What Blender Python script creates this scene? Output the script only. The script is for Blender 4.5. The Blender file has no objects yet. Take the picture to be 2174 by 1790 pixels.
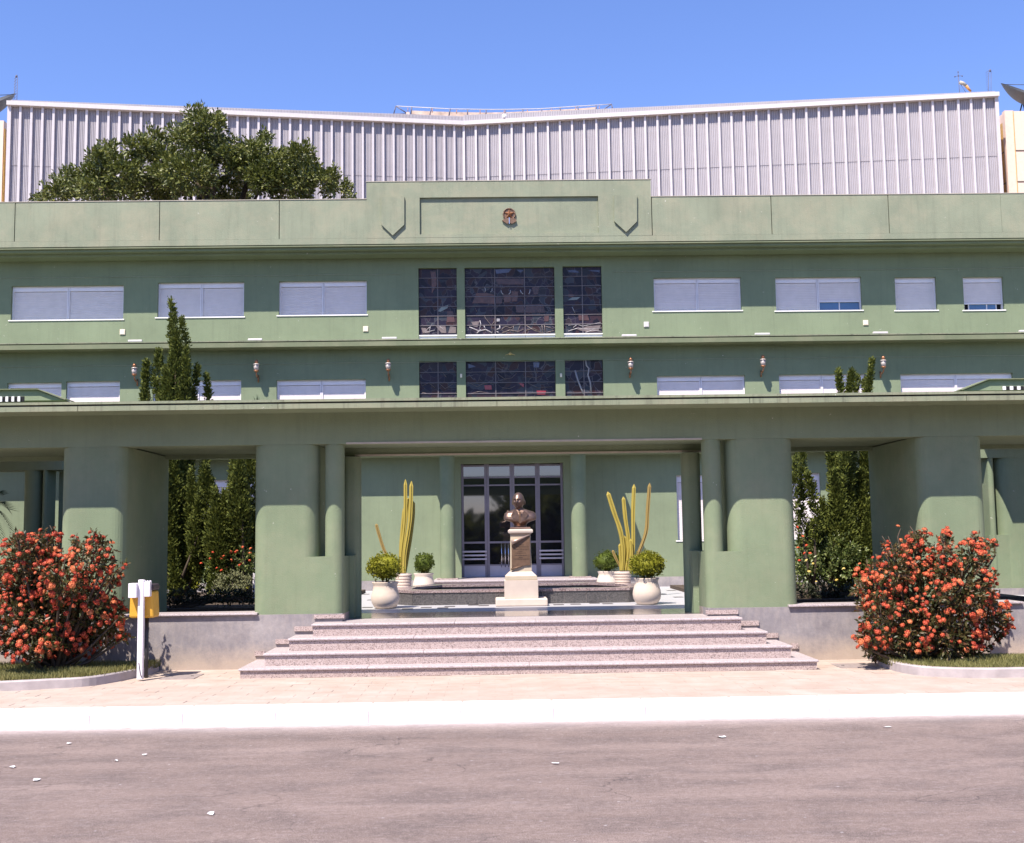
import bpy, bmesh, math, random
import numpy as np
from mathutils import Vector, Matrix, noise

# ------------------------------------------------------------------ camera
scene = bpy.context.scene
COL = scene.collection
PW, PH, FOC = 2174.0, 1790.0, 2500.0
EYE = 1.98
PSI, THETA, ROLL = 0.017, math.atan(245 / 2500), 0.0139
fwd = Vector((math.sin(PSI) * math.cos(THETA), math.cos(PSI) * math.cos(THETA), math.sin(THETA)))
r0 = Vector((math.cos(PSI), -math.sin(PSI), 0))
u0 = r0.cross(fwd)
CR = r0 * math.cos(ROLL) - u0 * math.sin(ROLL)
CU = u0 * math.cos(ROLL) + r0 * math.sin(ROLL)
cam_d = bpy.data.cameras.new('camera')
cam_d.sensor_width = 36.0
cam_d.lens = 36.0 * FOC / PW
cam_d.clip_end = 3000
cam_d.clip_start = 0.1
cam = bpy.data.objects.new('camera', cam_d)
COL.objects.link(cam)
M = Matrix(((CR.x, CU.x, -fwd.x, 0), (CR.y, CU.y, -fwd.y, 0), (CR.z, CU.z, -fwd.z, EYE), (0, 0, 0, 1)))
cam.matrix_world = M
scene.camera = cam

# ------------------------------------------------------------------ sky, sun, exposure
SUN_AZ, SUN_EL = math.radians(32), math.radians(57.5)     # from the left of the facade's normal, in front of it
sdir = Vector((-math.sin(SUN_AZ) * math.cos(SUN_EL), -math.cos(SUN_AZ) * math.cos(SUN_EL), math.sin(SUN_EL)))
world = bpy.data.worlds.new('World')
scene.world = world
world.use_nodes = True
wn = world.node_tree
wn.nodes.clear()
sky = wn.nodes.new('ShaderNodeTexSky')
sky.sky_type = 'NISHITA'
sky.sun_disc = False
sky.sun_elevation = SUN_EL
sky.sun_rotation = math.atan2(sdir.x, sdir.y)
sky.altitude = 600
sky.air_density = 1.0
sky.dust_density = 0.25
sky.ozone_density = 3.0
bg = wn.nodes.new('ShaderNodeBackground')
bg.inputs['Strength'].default_value = 0.122
wo = wn.nodes.new('ShaderNodeOutputWorld')
hs = wn.nodes.new('ShaderNodeHueSaturation')
hs.inputs['Saturation'].default_value = 1.12
wn.links.new(sky.outputs[0], hs.inputs['Color'])
tint = wn.nodes.new('ShaderNodeMix')
tint.data_type = 'RGBA'
tint.blend_type = 'MULTIPLY'
tint.inputs[0].default_value = 1.0
tint.inputs[7].default_value = (1.08, 0.93, 1.12, 1)
wn.links.new(hs.outputs[0], tint.inputs[6])
wn.links.new(tint.outputs[2], bg.inputs['Color'])
wn.links.new(bg.outputs[0], wo.inputs['Surface'])
sun_d = bpy.data.lights.new('sun', 'SUN')
sun_d.energy = 5.0
sun_d.angle = math.radians(0.5)
sun_d.color = (1.0, 0.91, 0.82)
sun = bpy.data.objects.new('sun', sun_d)
COL.objects.link(sun)
sun.rotation_euler = sdir.to_track_quat('Z', 'Y').to_euler()
scene.view_settings.view_transform = 'Standard'
scene.view_settings.look = 'None'
scene.view_settings.gamma = 1.0
scene.view_settings.use_curve_mapping = False
scene.view_settings.exposure = 0.9
scene.render.film_transparent = False

rnd = random.Random(7)
nrng = np.random.default_rng(11)


# ------------------------------------------------------------------ measuring: photo pixel -> metres on a plane
def ray(px, py):
    return fwd * FOC + CR * (px - PW / 2) + CU * (PH / 2 - py)


def at(px, py, Y):
    d = ray(px, py)
    t = Y / d.y
    return Vector((d.x * t, Y, EYE + d.z * t))


def atz(px, py, z):
    d = ray(px, py)
    t = (z - EYE) / d.z
    return Vector((d.x * t, d.y * t, z))


def zc(py, Y, px=1087):
    return at(px, py, Y).z


def xc(px, Y, py=1000):
    return at(px, py, Y).x


def rect(a, b, c, d, Y):
    x0 = at(a, (b + d) / 2, Y).x
    x1 = at(c, (b + d) / 2, Y).x
    z0 = at((a + c) / 2, d, Y).z
    z1 = at((a + c) / 2, b, Y).z
    return x0, x1, z0, z1


# ------------------------------------------------------------------ materials
def _new(name):
    m = bpy.data.materials.new(name)
    m.use_nodes = True
    nt = m.node_tree
    b = nt.nodes['Principled BSDF']
    return m, nt, b


def ramp(nt, src, stops):
    r = nt.nodes.new('ShaderNodeValToRGB')
    els = r.color_ramp.elements
    while len(els) < len(stops):
        els.new(0.5)
    for e, (p, c) in zip(els, stops):
        e.position = p
        e.color = (c[0], c[1], c[2], 1) if isinstance(c, (tuple, list)) else (c, c, c, 1)
    nt.links.new(src, r.inputs[0])
    return r.outputs[0]


def mixc(nt, fac, a, b, mode='MIX'):
    m = nt.nodes.new('ShaderNodeMix')
    m.data_type = 'RGBA'
    m.blend_type = mode
    for sock, v in ((m.inputs[0], fac), (m.inputs[6], a), (m.inputs[7], b)):
        if hasattr(v, 'is_linked'):
            nt.links.new(v, sock)
        elif isinstance(v, (tuple, list)):
            sock.default_value = (v[0], v[1], v[2], 1)
        else:
            sock.default_value = v
    return m.outputs[2]


def coords(nt, scale=(1, 1, 1), kind='pos'):
    if kind == 'pos':
        src = nt.nodes.new('ShaderNodeNewGeometry').outputs['Position']
    else:
        src = nt.nodes.new('ShaderNodeTexCoord').outputs['Object']
    mp = nt.nodes.new('ShaderNodeMapping')
    mp.inputs['Scale'].default_value = scale
    nt.links.new(src, mp.inputs[0])
    return mp.outputs[0]


def noise_tex(nt, vec, scale, detail=4, rough=0.55):
    n = nt.nodes.new('ShaderNodeTexNoise')
    n.inputs['Scale'].default_value = scale
    n.inputs['Detail'].default_value = detail
    n.inputs['Roughness'].default_value = rough
    nt.links.new(vec, n.inputs['Vector'])
    return n.outputs['Fac']


def add_bump(nt, b, h, strength=0.3, dist=0.01):
    bp = nt.nodes.new('ShaderNodeBump')
    bp.inputs['Strength'].default_value = strength
    bp.inputs['Distance'].default_value = dist
    nt.links.new(h, bp.inputs['Height'])
    nt.links.new(bp.outputs[0], b.inputs['Normal'])


def mat(name, col, rough=0.7, var=0.12, scale=6, bump=0.0, bscale=40, metal=0.0, spec=0.4, obj_var=0.0):
    m, nt, b = _new(name)
    v = coords(nt)
    n = noise_tex(nt, v, scale, 5)
    lo = tuple(c * (1 - var) for c in col)
    hi = tuple(min(1, c * (1 + var)) for c in col)
    c = ramp(nt, n, [(0.3, lo), (0.7, hi)])
    if obj_var:
        oi = nt.nodes.new('ShaderNodeObjectInfo')
        f = ramp(nt, oi.outputs['Random'], [(0, 1 - obj_var), (1, 1 + obj_var)])
        # ramp clamps at 1, so scale down first
        f = ramp(nt, oi.outputs['Random'], [(0, 1 - obj_var), (1, 1.0)])
        c = mixc(nt, 1.0, c, f, 'MULTIPLY')
    nt.links.new(c, b.inputs['Base Color'])
    b.inputs['Roughness'].default_value = rough
    b.inputs['Metallic'].default_value = metal
    b.inputs['Specular IOR Level'].default_value = spec
    if bump:
        add_bump(nt, b, noise_tex(nt, v, bscale, 6), bump)
    return m


def plaster(name, col, streak=0.0, dirt=0.0, zdirt=None):
    """Painted textured render: mottled, with small flaked specks; streak adds dark run marks."""
    m, nt, b = _new(name)
    v = coords(nt)
    n1 = noise_tex(nt, v, 0.9, 5, 0.6)
    n2 = noise_tex(nt, v, 9, 6, 0.65)
    c = ramp(nt, n1, [(0.3, tuple(x * 0.86 for x in col)), (0.72, tuple(x * 1.1 for x in col))])
    c = mixc(nt, ramp(nt, n2, [(0.35, 0.0), (0.8, 0.28)]), c, tuple(x * 1.12 for x in (col[0] * 1.06, col[1], col[2])))
    # flaked paint specks
    vo = nt.nodes.new('ShaderNodeTexVoronoi')
    vo.inputs['Scale'].default_value = 4.2
    dv = nt.nodes.new('ShaderNodeVectorMath')
    dv.operation = 'MULTIPLY_ADD'
    dn = nt.nodes.new('ShaderNodeTexNoise')
    dn.inputs['Scale'].default_value = 22
    nt.links.new(v, dn.inputs['Vector'])
    nt.links.new(dn.outputs['Color'], dv.inputs[0])
    dv.inputs[1].default_value = (0.16, 0.16, 0.16)
    nt.links.new(v, dv.inputs[2])
    nt.links.new(dv.outputs[0], vo.inputs['Vector'])
    sp = ramp(nt, vo.outputs['Distance'], [(0.025, 1.0), (0.05, 0.0)])
    big = ramp(nt, noise_tex(nt, v, 0.5, 2), [(0.44, 0.0), (0.56, 0.95)])
    spm = nt.nodes.new('ShaderNodeMath')
    spm.operation = 'MULTIPLY'
    nt.links.new(sp, spm.inputs[0])
    nt.links.new(big, spm.inputs[1])
    c = mixc(nt, spm.outputs[0], c, (0.74, 0.72, 0.66))
    if streak:
        s = noise_tex(nt, coords(nt, (5.5, 5.5, 0.35)), 2.2, 5, 0.7)
        c = mixc(nt, ramp(nt, s, [(0.50, 0.0), (0.78, streak)]), c, (0.06, 0.055, 0.045))
    if dirt:
        s = noise_tex(nt, coords(nt, (1, 1, 1)), 1.6, 6, 0.7)
        c = mixc(nt, ramp(nt, s, [(0.45, 0.0), (0.75, dirt)]), c, (0.42, 0.36, 0.25))
    nt.links.new(c, b.inputs['Base Color'])
    b.inputs['Roughness'].default_value = 0.85
    b.inputs['Specular IOR Level'].default_value = 0.2
    add_bump(nt, b, noise_tex(nt, v, 55, 4), 0.35, 0.012)
    return m


GREEN = (0.203, 0.248, 0.156)
M_wall = plaster('green_render', GREEN, streak=0.17)
M_par = plaster('green_render_weathered', (0.245, 0.270, 0.190), streak=0.2, dirt=0.38)
M_fascia = plaster('green_render_stained', (0.215, 0.24, 0.16), streak=0.75, dirt=0.3)
M_ledge = plaster('olive_ledge', (0.165, 0.19, 0.115), dirt=0.25)
M_pier = plaster('green_render_pier', (0.186, 0.234, 0.143), streak=0.13, dirt=0.16)
M_cable = mat('pale_green_cable', (0.34, 0.37, 0.28), 0.7)
M_groove = mat('dark_joint', (0.03, 0.045, 0.03), 0.9)
M_white = mat('white_paint', (0.78, 0.76, 0.75), 0.5, 0.04)
M_coping = mat('white_coping', (0.56, 0.53, 0.52), 0.6, 0.06)
M_alu = mat('white_aluminium', (0.80, 0.75, 0.78), 0.4, 0.04, spec=0.5)
M_shut = mat('shutter_slats', (0.72, 0.65, 0.645), 0.5, 0.05, spec=0.4)
M_sill = mat('white_sill', (0.78, 0.76, 0.74), 0.55, 0.04)
M_trim_bounce = mat('pale_trim_bounce_edge', (0.42, 0.38, 0.31), 0.7, 0.1)  # cream tone; on the beam edges it stands in for bounce light
M_lilac = mat('grey_door_metal', (0.21, 0.185, 0.215), 0.35, 0.08, spec=0.6)
M_lilac2 = mat('grey_kick_plate', (0.50, 0.47, 0.52), 0.4, 0.06, spec=0.5)
M_chrome = mat('steel_handle', (0.62, 0.6, 0.62), 0.25, 0.03, metal=0.9)
M_bronze = mat('bronze', (0.215, 0.14, 0.105), 0.36, 0.35, 11, 0.15, 30, metal=0.75, spec=0.5)
M_plaque = mat('bronze_plaque', (0.18, 0.11, 0.07), 0.5, 0.18, 14, 0.2, 60, metal=0.4)
M_plaquelit = mat('bronze_scroll_lit', (0.42, 0.30, 0.24), 0.4, 0.15, 14, metal=0.5)  # paler copy of the plaque bronze: light on the curl painted in
M_engr = mat('engraved_lines', (0.055, 0.035, 0.025), 0.8)
M_beige = mat('beige_stone', (0.50, 0.42, 0.31), 0.7, 0.08, 7, 0.1)
M_marble = mat('pale_pink_stone', (0.56, 0.47, 0.40), 0.6, 0.06, 5, 0.08)
M_pot = mat('cream_cement_pot', (0.60, 0.50, 0.415), 0.75, 0.07, 5, 0.12, 50)
M_soil = mat('soil', (0.07, 0.05, 0.035), 0.95, 0.3, 20, 0.5, 60)
M_bark = mat('bark', (0.07, 0.052, 0.036), 0.95, 0.3, 12, 0.5, 40)
M_dark = mat('dark_metal', (0.035, 0.035, 0.04), 0.5, 0.2)
M_steelbl = mat('blue_grey_steel', (0.10, 0.10, 0.15), 0.5, 0.15)
M_glassbl = mat('blue_window_glass', (0.05, 0.13, 0.27), 0.08, 0.2, 2, spec=0.8)
M_void = mat('dark_interior', (0.012, 0.012, 0.014), 0.9)
M_lantern = mat('copper_lantern', (0.36, 0.17, 0.09), 0.4, 0.2, metal=0.6)
M_lglass = mat('lantern_glass', (0.40, 0.35, 0.32), 0.2, 0.1, spec=0.7)
M_brass = mat('brass', (0.66, 0.52, 0.26), 0.35, 0.1, metal=0.6)
M_cream = mat('cream_box_plastic', (0.76, 0.66, 0.52), 0.5, 0.05)
M_wbar = mat('white_light_fitting', (0.58, 0.55, 0.54), 0.5, 0.04)
M_yellow = mat('yellow_bin_plastic', (0.62, 0.34, 0.035), 0.45, 0.08, spec=0.5)
M_lid = mat('dark_bin_lid', (0.05, 0.035, 0.045), 0.5, 0.1)
M_post = mat('white_post_paint', (0.74, 0.70, 0.74), 0.45, 0.05)
M_kerbw = mat('whitewashed_kerb', (0.76, 0.73, 0.73), 0.85, 0.06, 3, 0.15, 40)
M_bedkerb = mat('grey_white_bed_kerb', (0.38, 0.335, 0.33), 0.85, 0.16, 5, 0.2, 40)
M_peach = mat('peach_cladding', (0.74, 0.56, 0.45), 0.7, 0.05)
M_ochre = mat('ochre_side_wall', (0.58, 0.35, 0.11), 0.75, 0.12)
M_seam = mat('panel_seam', (0.10, 0.075, 0.06), 0.8)
M_siding = mat('white_corrugated_sheet', (0.40, 0.375, 0.395), 0.5, 0.05, 1.5, spec=0.4, obj_var=0.07)
M_fin = mat('white_fin', (0.54, 0.505, 0.515), 0.5, 0.05, 3)
M_tanbeam = mat('rusty_cream_beam', (0.55, 0.42, 0.34), 0.8, 0.35, 2)
M_sock = mat('windsock_cloth', (0.62, 0.30, 0.10), 0.8, 0.25)
M_dish = mat('dish_mesh', (0.06, 0.065, 0.07), 0.6, 0.15)
M_manhole = mat('concrete_cover', (0.26, 0.215, 0.20), 0.85, 0.16, 20, 0.3, 70)
M_paper = mat('paper', (0.8, 0.79, 0.8), 0.8, 0.04)
M_floor = mat('white_marble_floor', (0.47, 0.46, 0.47), 0.35, 0.04, 2)
M_floorblk = mat('black_mosaic', (0.10, 0.09, 0.09), 0.4, 0.1)
M_water = mat('pool_water', (0.02, 0.03, 0.032), 0.04, 0.1, spec=0.6)
M_chair = mat('white_garden_metal', (0.78, 0.74, 0.76), 0.5, 0.05)


def granite(name, cols, scale=90, rough=0.45, bands=(0.3, 0.5, 0.7)):
    m, nt, b = _new(name)
    v = coords(nt)
    vo = nt.nodes.new('ShaderNodeTexVoronoi')
    vo.inputs['Scale'].default_value = scale
    nt.links.new(v, vo.inputs['Vector'])
    sep = nt.nodes.new('ShaderNodeSeparateColor')
    nt.links.new(vo.outputs['Color'], sep.inputs[0])
    c = ramp(nt, sep.outputs[0], [(0.0, cols[0]), (bands[0], cols[1]), (bands[1], cols[2]), (bands[2], cols[3])])
    big = noise_tex(nt, v, 3, 3)
    c = mixc(nt, ramp(nt, big, [(0.35, 0.0), (0.75, 0.25)]), c, cols[2])
    nt.links.new(c, b.inputs['Base Color'])
    b.inputs['Roughness'].default_value = rough
    return m


M_gran = granite('pink_granite', [(0.10, 0.085, 0.085), (0.27, 0.20, 0.185), (0.35, 0.267, 0.242), (0.47, 0.385, 0.355)], 105, 0.5, (0.16, 0.4, 0.72))
M_tread = granite('pink_granite_polished', [(0.28, 0.235, 0.235), (0.38, 0.325, 0.33), (0.43, 0.375, 0.375), (0.49, 0.43, 0.43)], 85, 0.4)
M_blk = granite('black_granite', [(0.015, 0.014, 0.017), (0.03, 0.028, 0.03), (0.045, 0.042, 0.045), (0.075, 0.07, 0.07)], 120, 0.11)
M_foun = granite('dark_granite_facing', [(0.025, 0.024, 0.025), (0.055, 0.052, 0.05), (0.075, 0.07, 0.068), (0.13, 0.12, 0.115)], 110, 0.3)
M_rim = granite('brown_granite_rim', [(0.06, 0.04, 0.045), (0.17, 0.12, 0.12), (0.26, 0.19, 0.185), (0.36, 0.29, 0.28)], 90, 0.25)


def concrete_plinth():
    m, nt, b = _new('grey_cement_plinth')
    v = coords(nt)
    n1 = noise_tex(nt, v, 2.2, 8, 0.72)
    n2 = noise_tex(nt, coords(nt, (1.6, 1.6, 0.5)), 9, 6, 0.7)
    c = ramp(nt, n1, [(0.3, (0.17, 0.155, 0.165)), (0.5, (0.235, 0.215, 0.22)), (0.72, (0.34, 0.31, 0.30))])
    c = mixc(nt, ramp(nt, n2, [(0.45, 0.0), (0.75, 0.4)]), c, (0.40, 0.345, 0.30))
    # splash-back dirt near the paving
    sp = nt.nodes.new('ShaderNodeSeparateXYZ')
    nt.links.new(nt.nodes.new('ShaderNodeNewGeometry').outputs['Position'], sp.inputs[0])
    add = nt.nodes.new('ShaderNodeMath')
    add.operation = 'MULTIPLY_ADD'
    nt.links.new(n1, add.inputs[0])
    add.inputs[1].default_value = -0.5
    nt.links.new(sp.outputs['Z'], add.inputs[2])
    c = mixc(nt, ramp(nt, add.outputs[0], [(-0.02, 0.7), (0.28, 0.0)]), c, (0.42, 0.33, 0.25))
    nt.links.new(c, b.inputs['Base Color'])
    b.inputs['Roughness'].default_value = 0.9
    add_bump(nt, b, noise_tex(nt, v, 30, 6), 0.3, 0.01)
    return m


M_plinth = concrete_plinth()


def asphalt():
    m, nt, b = _new('worn_asphalt')
    v = coords(nt)
    lane = noise_tex(nt, coords(nt, (0.16, 1.25, 1)), 1.1, 8, 0.66)
    blot = noise_tex(nt, coords(nt, (0.55, 1.0, 1)), 2.1, 8, 0.7)
    fine = noise_tex(nt, v, 110, 2, 0.8)
    c = ramp(nt, lane, [(0.32, (0.155, 0.113, 0.096)), (0.5, (0.208, 0.155, 0.132)), (0.70, (0.265, 0.202, 0.174))])
    c = mixc(nt, ramp(nt, blot, [(0.38, 0.75), (0.55, 0.0)]), c, (0.112, 0.086, 0.078))
    # pale worn aggregate and dust
    mid = noise_tex(nt, coords(nt, (0.8, 0.9, 1)), 22, 6, 0.85)
    c = mixc(nt, ramp(nt, mid, [(0.36, 0.7), (0.5, 0.0)]), c, (0.105, 0.080, 0.072))
    c = mixc(nt, ramp(nt, mid, [(0.52, 0.0), (0.66, 0.7)]), c, (0.31, 0.255, 0.235))
    ag = noise_tex(nt, coords(nt, (0.5, 1.6, 1)), 9, 8, 0.8)
    c = mixc(nt, ramp(nt, ag, [(0.54, 0.0), (0.74, 0.8)]), c, (0.29, 0.245, 0.24))
    c = mixc(nt, ramp(nt, fine, [(0.32, 0.75), (0.48, 0.0)]), c, (0.065, 0.05, 0.048))
    c = mixc(nt, ramp(nt, fine, [(0.52, 0.0), (0.68, 0.8)]), c, (0.34, 0.285, 0.26))
    # pale grit speckles
    vo = nt.nodes.new('ShaderNodeTexVoronoi')
    vo.inputs['Scale'].default_value = 5.5
    nt.links.new(coords(nt, (1, 1.0, 1)), vo.inputs['Vector'])
    sm = nt.nodes.new('ShaderNodeMath')
    sm.operation = 'MULTIPLY'
    nt.links.new(ramp(nt, vo.outputs['Distance'], [(0.05, 0.7), (0.085, 0.0)]), sm.inputs[0])
    nt.links.new(ramp(nt, noise_tex(nt, coords(nt, (1, 1, 1)), 2.3, 4, 0.8), [(0.46, 0.0), (0.55, 1.0)]), sm.inputs[1])
    c = mixc(nt, sm.outputs[0], c, (0.40, 0.37, 0.37))
    # old cracks
    vc = nt.nodes.new('ShaderNodeTexVoronoi')
    vc.feature = 'DISTANCE_TO_EDGE'
    vc.inputs['Scale'].default_value = 0.55
    wv = nt.nodes.new('ShaderNodeVectorMath')
    wv.operation = 'ADD'
    nz = nt.nodes.new('ShaderNodeTexNoise')
    nz.inputs['Scale'].default_value = 1.7
    nz.inputs['Detail'].default_value = 6
    nt.links.new(v, nz.inputs['Vector'])
    nt.links.new(coords(nt, (1, 1.7, 1)), wv.inputs[0])
    nt.links.new(nz.outputs['Color'], wv.inputs[1])
    nt.links.new(wv.outputs[0], vc.inputs['Vector'])
    crm = nt.nodes.new('ShaderNodeMath')
    crm.operation = 'MULTIPLY'
    nt.links.new(ramp(nt, vc.outputs['Distance'], [(0.002, 0.75), (0.008, 0.0)]), crm.inputs[0])
    nt.links.new(ramp(nt, noise_tex(nt, v, 0.6, 3), [(0.52, 0.0), (0.6, 0.8)]), crm.inputs[1])
    c = mixc(nt, crm.outputs[0], c, (0.05, 0.04, 0.04))
    nt.links.new(c, b.inputs['Base Color'])
    b.inputs['Roughness'].default_value = 0.92
    b.inputs['Specular IOR Level'].default_value = 0.25
    add_bump(nt, b, fine, 0.5, 0.012)
    return m


M_road = asphalt()


def paving():
    m, nt, b = _new('pale_cement_paver')
    v = coords(nt)
    n = noise_tex(nt, v, 2.4, 7, 0.65)
    c = ramp(nt, n, [(0.3, (0.385, 0.30, 0.245)), (0.55, (0.43, 0.35, 0.295)), (0.75, (0.47, 0.405, 0.355))])
    oi = nt.nodes.new('ShaderNodeObjectInfo')
    gi = nt.nodes.new('ShaderNodeNewGeometry')
    c = mixc(nt, 1.0, c, ramp(nt, oi.outputs['Random'], [(0, 0.94), (1, 1.0)]), 'MULTIPLY')
    c = mixc(nt, 1.0, c, ramp(nt, gi.outputs['Random Per Island'], [(0, 0.94), (1, 1.0)]), 'MULTIPLY')
    nt.links.new(c, b.inputs['Base Color'])
    b.inputs['Roughness'].default_value = 0.9
    b.inputs['Specular IOR Level'].default_value = 0.2
    add_bump(nt, b, noise_tex(nt, v, 45, 5), 0.3, 0.008)
    return m


M_paver = paving()
M_joint = mat('sandy_joint', (0.40, 0.325, 0.27), 0.95, 0.12, 10, 0.2)


def leaf(name, stops, rough=0.5, trans=0.25, spec=0.4):
    m, nt, b = _new(name)
    gi = nt.nodes.new('ShaderNodeNewGeometry')
    n = noise_tex(nt, coords(nt), 2.5, 3)
    mm = nt.nodes.new('ShaderNodeMath')
    mm.operation = 'MULTIPLY_ADD'
    nt.links.new(gi.outputs['Random Per Island'], mm.inputs[0])
    mm.inputs[1].default_value = 0.75
    mth = nt.nodes.new('ShaderNodeMath')
    mth.operation = 'MULTIPLY'
    nt.links.new(n, mth.inputs[0])
    mth.inputs[1].default_value = 0.3
    nt.links.new(mth.outputs[0], mm.inputs[2])
    c = ramp(nt, mm.outputs[0], stops)
    nt.links.new(c, b.inputs['Base Color'])
    b.inputs['Roughness'].default_value = rough
    b.inputs['Specular IOR Level'].default_value = spec
    # light coming through thin leaves
    tr = nt.nodes.new('ShaderNodeBsdfTranslucent')
    nt.links.new(c, tr.inputs['Color'])
    mx = nt.nodes.new('ShaderNodeMixShader')
    mx.inputs[0].default_value = trans
    nt.links.new(b.outputs[0], mx.inputs[1])
    nt.links.new(tr.outputs[0], mx.inputs[2])
    out = [x for x in nt.nodes if x.type == 'OUTPUT_MATERIAL'][0]
    nt.links.new(mx.outputs[0], out.inputs['Surface'])
    return m


L_ficus = leaf('ficus_leaf', [(0.0, (0.036, 0.050, 0.011)), (0.45, (0.092, 0.112, 0.020)), (0.8, (0.17, 0.185, 0.038)), (1.0, (0.28, 0.27, 0.08))], 0.45, 0.22, 0.45)
L_juni = leaf('juniper_spray', [(0.0, (0.036, 0.048, 0.011)), (0.5, (0.088, 0.108, 0.020)), (1.0, (0.185, 0.20, 0.038))], 0.7, 0.2, 0.2)
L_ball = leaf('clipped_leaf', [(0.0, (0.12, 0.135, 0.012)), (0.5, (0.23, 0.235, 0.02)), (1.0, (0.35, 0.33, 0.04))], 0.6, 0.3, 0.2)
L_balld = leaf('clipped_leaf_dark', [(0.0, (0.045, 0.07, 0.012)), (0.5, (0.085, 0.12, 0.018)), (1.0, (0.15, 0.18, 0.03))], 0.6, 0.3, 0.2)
L_ixora = leaf('ixora_leaf', [(0.0, (0.022, 0.030, 0.008)), (0.45, (0.060, 0.064, 0.016)), (0.72, (0.125, 0.085, 0.032)), (1.0, (0.23, 0.085, 0.045))], 0.45, 0.2, 0.5)
L_rose = leaf('rose_leaf', [(0.0, (0.04, 0.065, 0.014)), (0.5, (0.11, 0.15, 0.035)), (1.0, (0.30, 0.33, 0.12))], 0.4, 0.3, 0.6)
L_hedge = leaf('hedge_leaf', [(0.0, (0.012, 0.016, 0.007)), (0.6, (0.028, 0.036, 0.014)), (1.0, (0.06, 0.06, 0.03))], 0.6, 0.15)
L_grey = leaf('grey_shrub_leaf', [(0.0, (0.12, 0.125, 0.05)), (0.5, (0.19, 0.20, 0.09)), (1.0, (0.30, 0.30, 0.16))], 0.7, 0.2)
L_grass = leaf('grass_blade', [(0.0, (0.10, 0.105, 0.03)), (0.5, (0.21, 0.205, 0.065)), (1.0, (0.36, 0.32, 0.13))], 0.7, 0.3)
L_palm = leaf('palm_leaf', [(0.0, (0.02, 0.04, 0.02)), (1.0, (0.06, 0.09, 0.04))], 0.45, 0.2)
L_cact = leaf('cactus_skin', [(0.0, (0.24, 0.20, 0.035)), (0.5, (0.33, 0.26, 0.045)), (1.0, (0.42, 0.32, 0.06))], 0.7, 0.0)
L_cactbr = leaf('cactus_skin_dry', [(0.0, (0.20, 0.14, 0.045)), (1.0, (0.30, 0.21, 0.06))], 0.8, 0.0)


def petals(name, a, b_, c_):
    m, nt, b = _new(name)
    gi = nt.nodes.new('ShaderNodeNewGeometry')
    oi = nt.nodes.new('ShaderNodeObjectInfo')
    mm = nt.nodes.new('ShaderNodeMath')
    mm.operation = 'MULTIPLY_ADD'
    nt.links.new(gi.outputs['Random Per Island'], mm.inputs[0])
    mm.inputs[1].default_value = 0.45
    mt = nt.nodes.new('ShaderNodeMath')
    mt.operation = 'MULTIPLY'
    nt.links.new(oi.outputs['Random'], mt.inputs[0])
    mt.inputs[1].default_value = 0.55
    nt.links.new(mt.outputs[0], mm.inputs[2])
    nt.links.new(ramp(nt, mm.outputs[0], [(0.1, a), (0.5, b_), (0.95, c_)]), b.inputs['Base Color'])
    b.inputs['Roughness'].default_value = 0.6
    b.inputs['Specular IOR Level'].default_value = 0.25
    return m


P_ix = petals('ixora_petals', (0.17, 0.016, 0.012), (0.43, 0.062, 0.028), (0.62, 0.21, 0.08))
P_red = petals('red_rose_petals', (0.48, 0.03, 0.02), (0.62, 0.08, 0.03), (0.70, 0.2, 0.08))
P_yel = petals('yellow_rose_petals', (0.55, 0.34, 0.06), (0.68, 0.5, 0.12), (0.72, 0.62, 0.25))


def glass_dark(name, col=(0.012, 0.012, 0.016), rough=0.03):
    m, nt, b = _new(name)
    b.inputs['Base Color'].default_value = (*col, 1)
    b.inputs['Roughness'].default_value = rough
    b.inputs['IOR'].default_value = 2.1
    b.inputs['Specular IOR Level'].default_value = 0.5
    return m


M_doorglass = glass_dark('door_glass')


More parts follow.
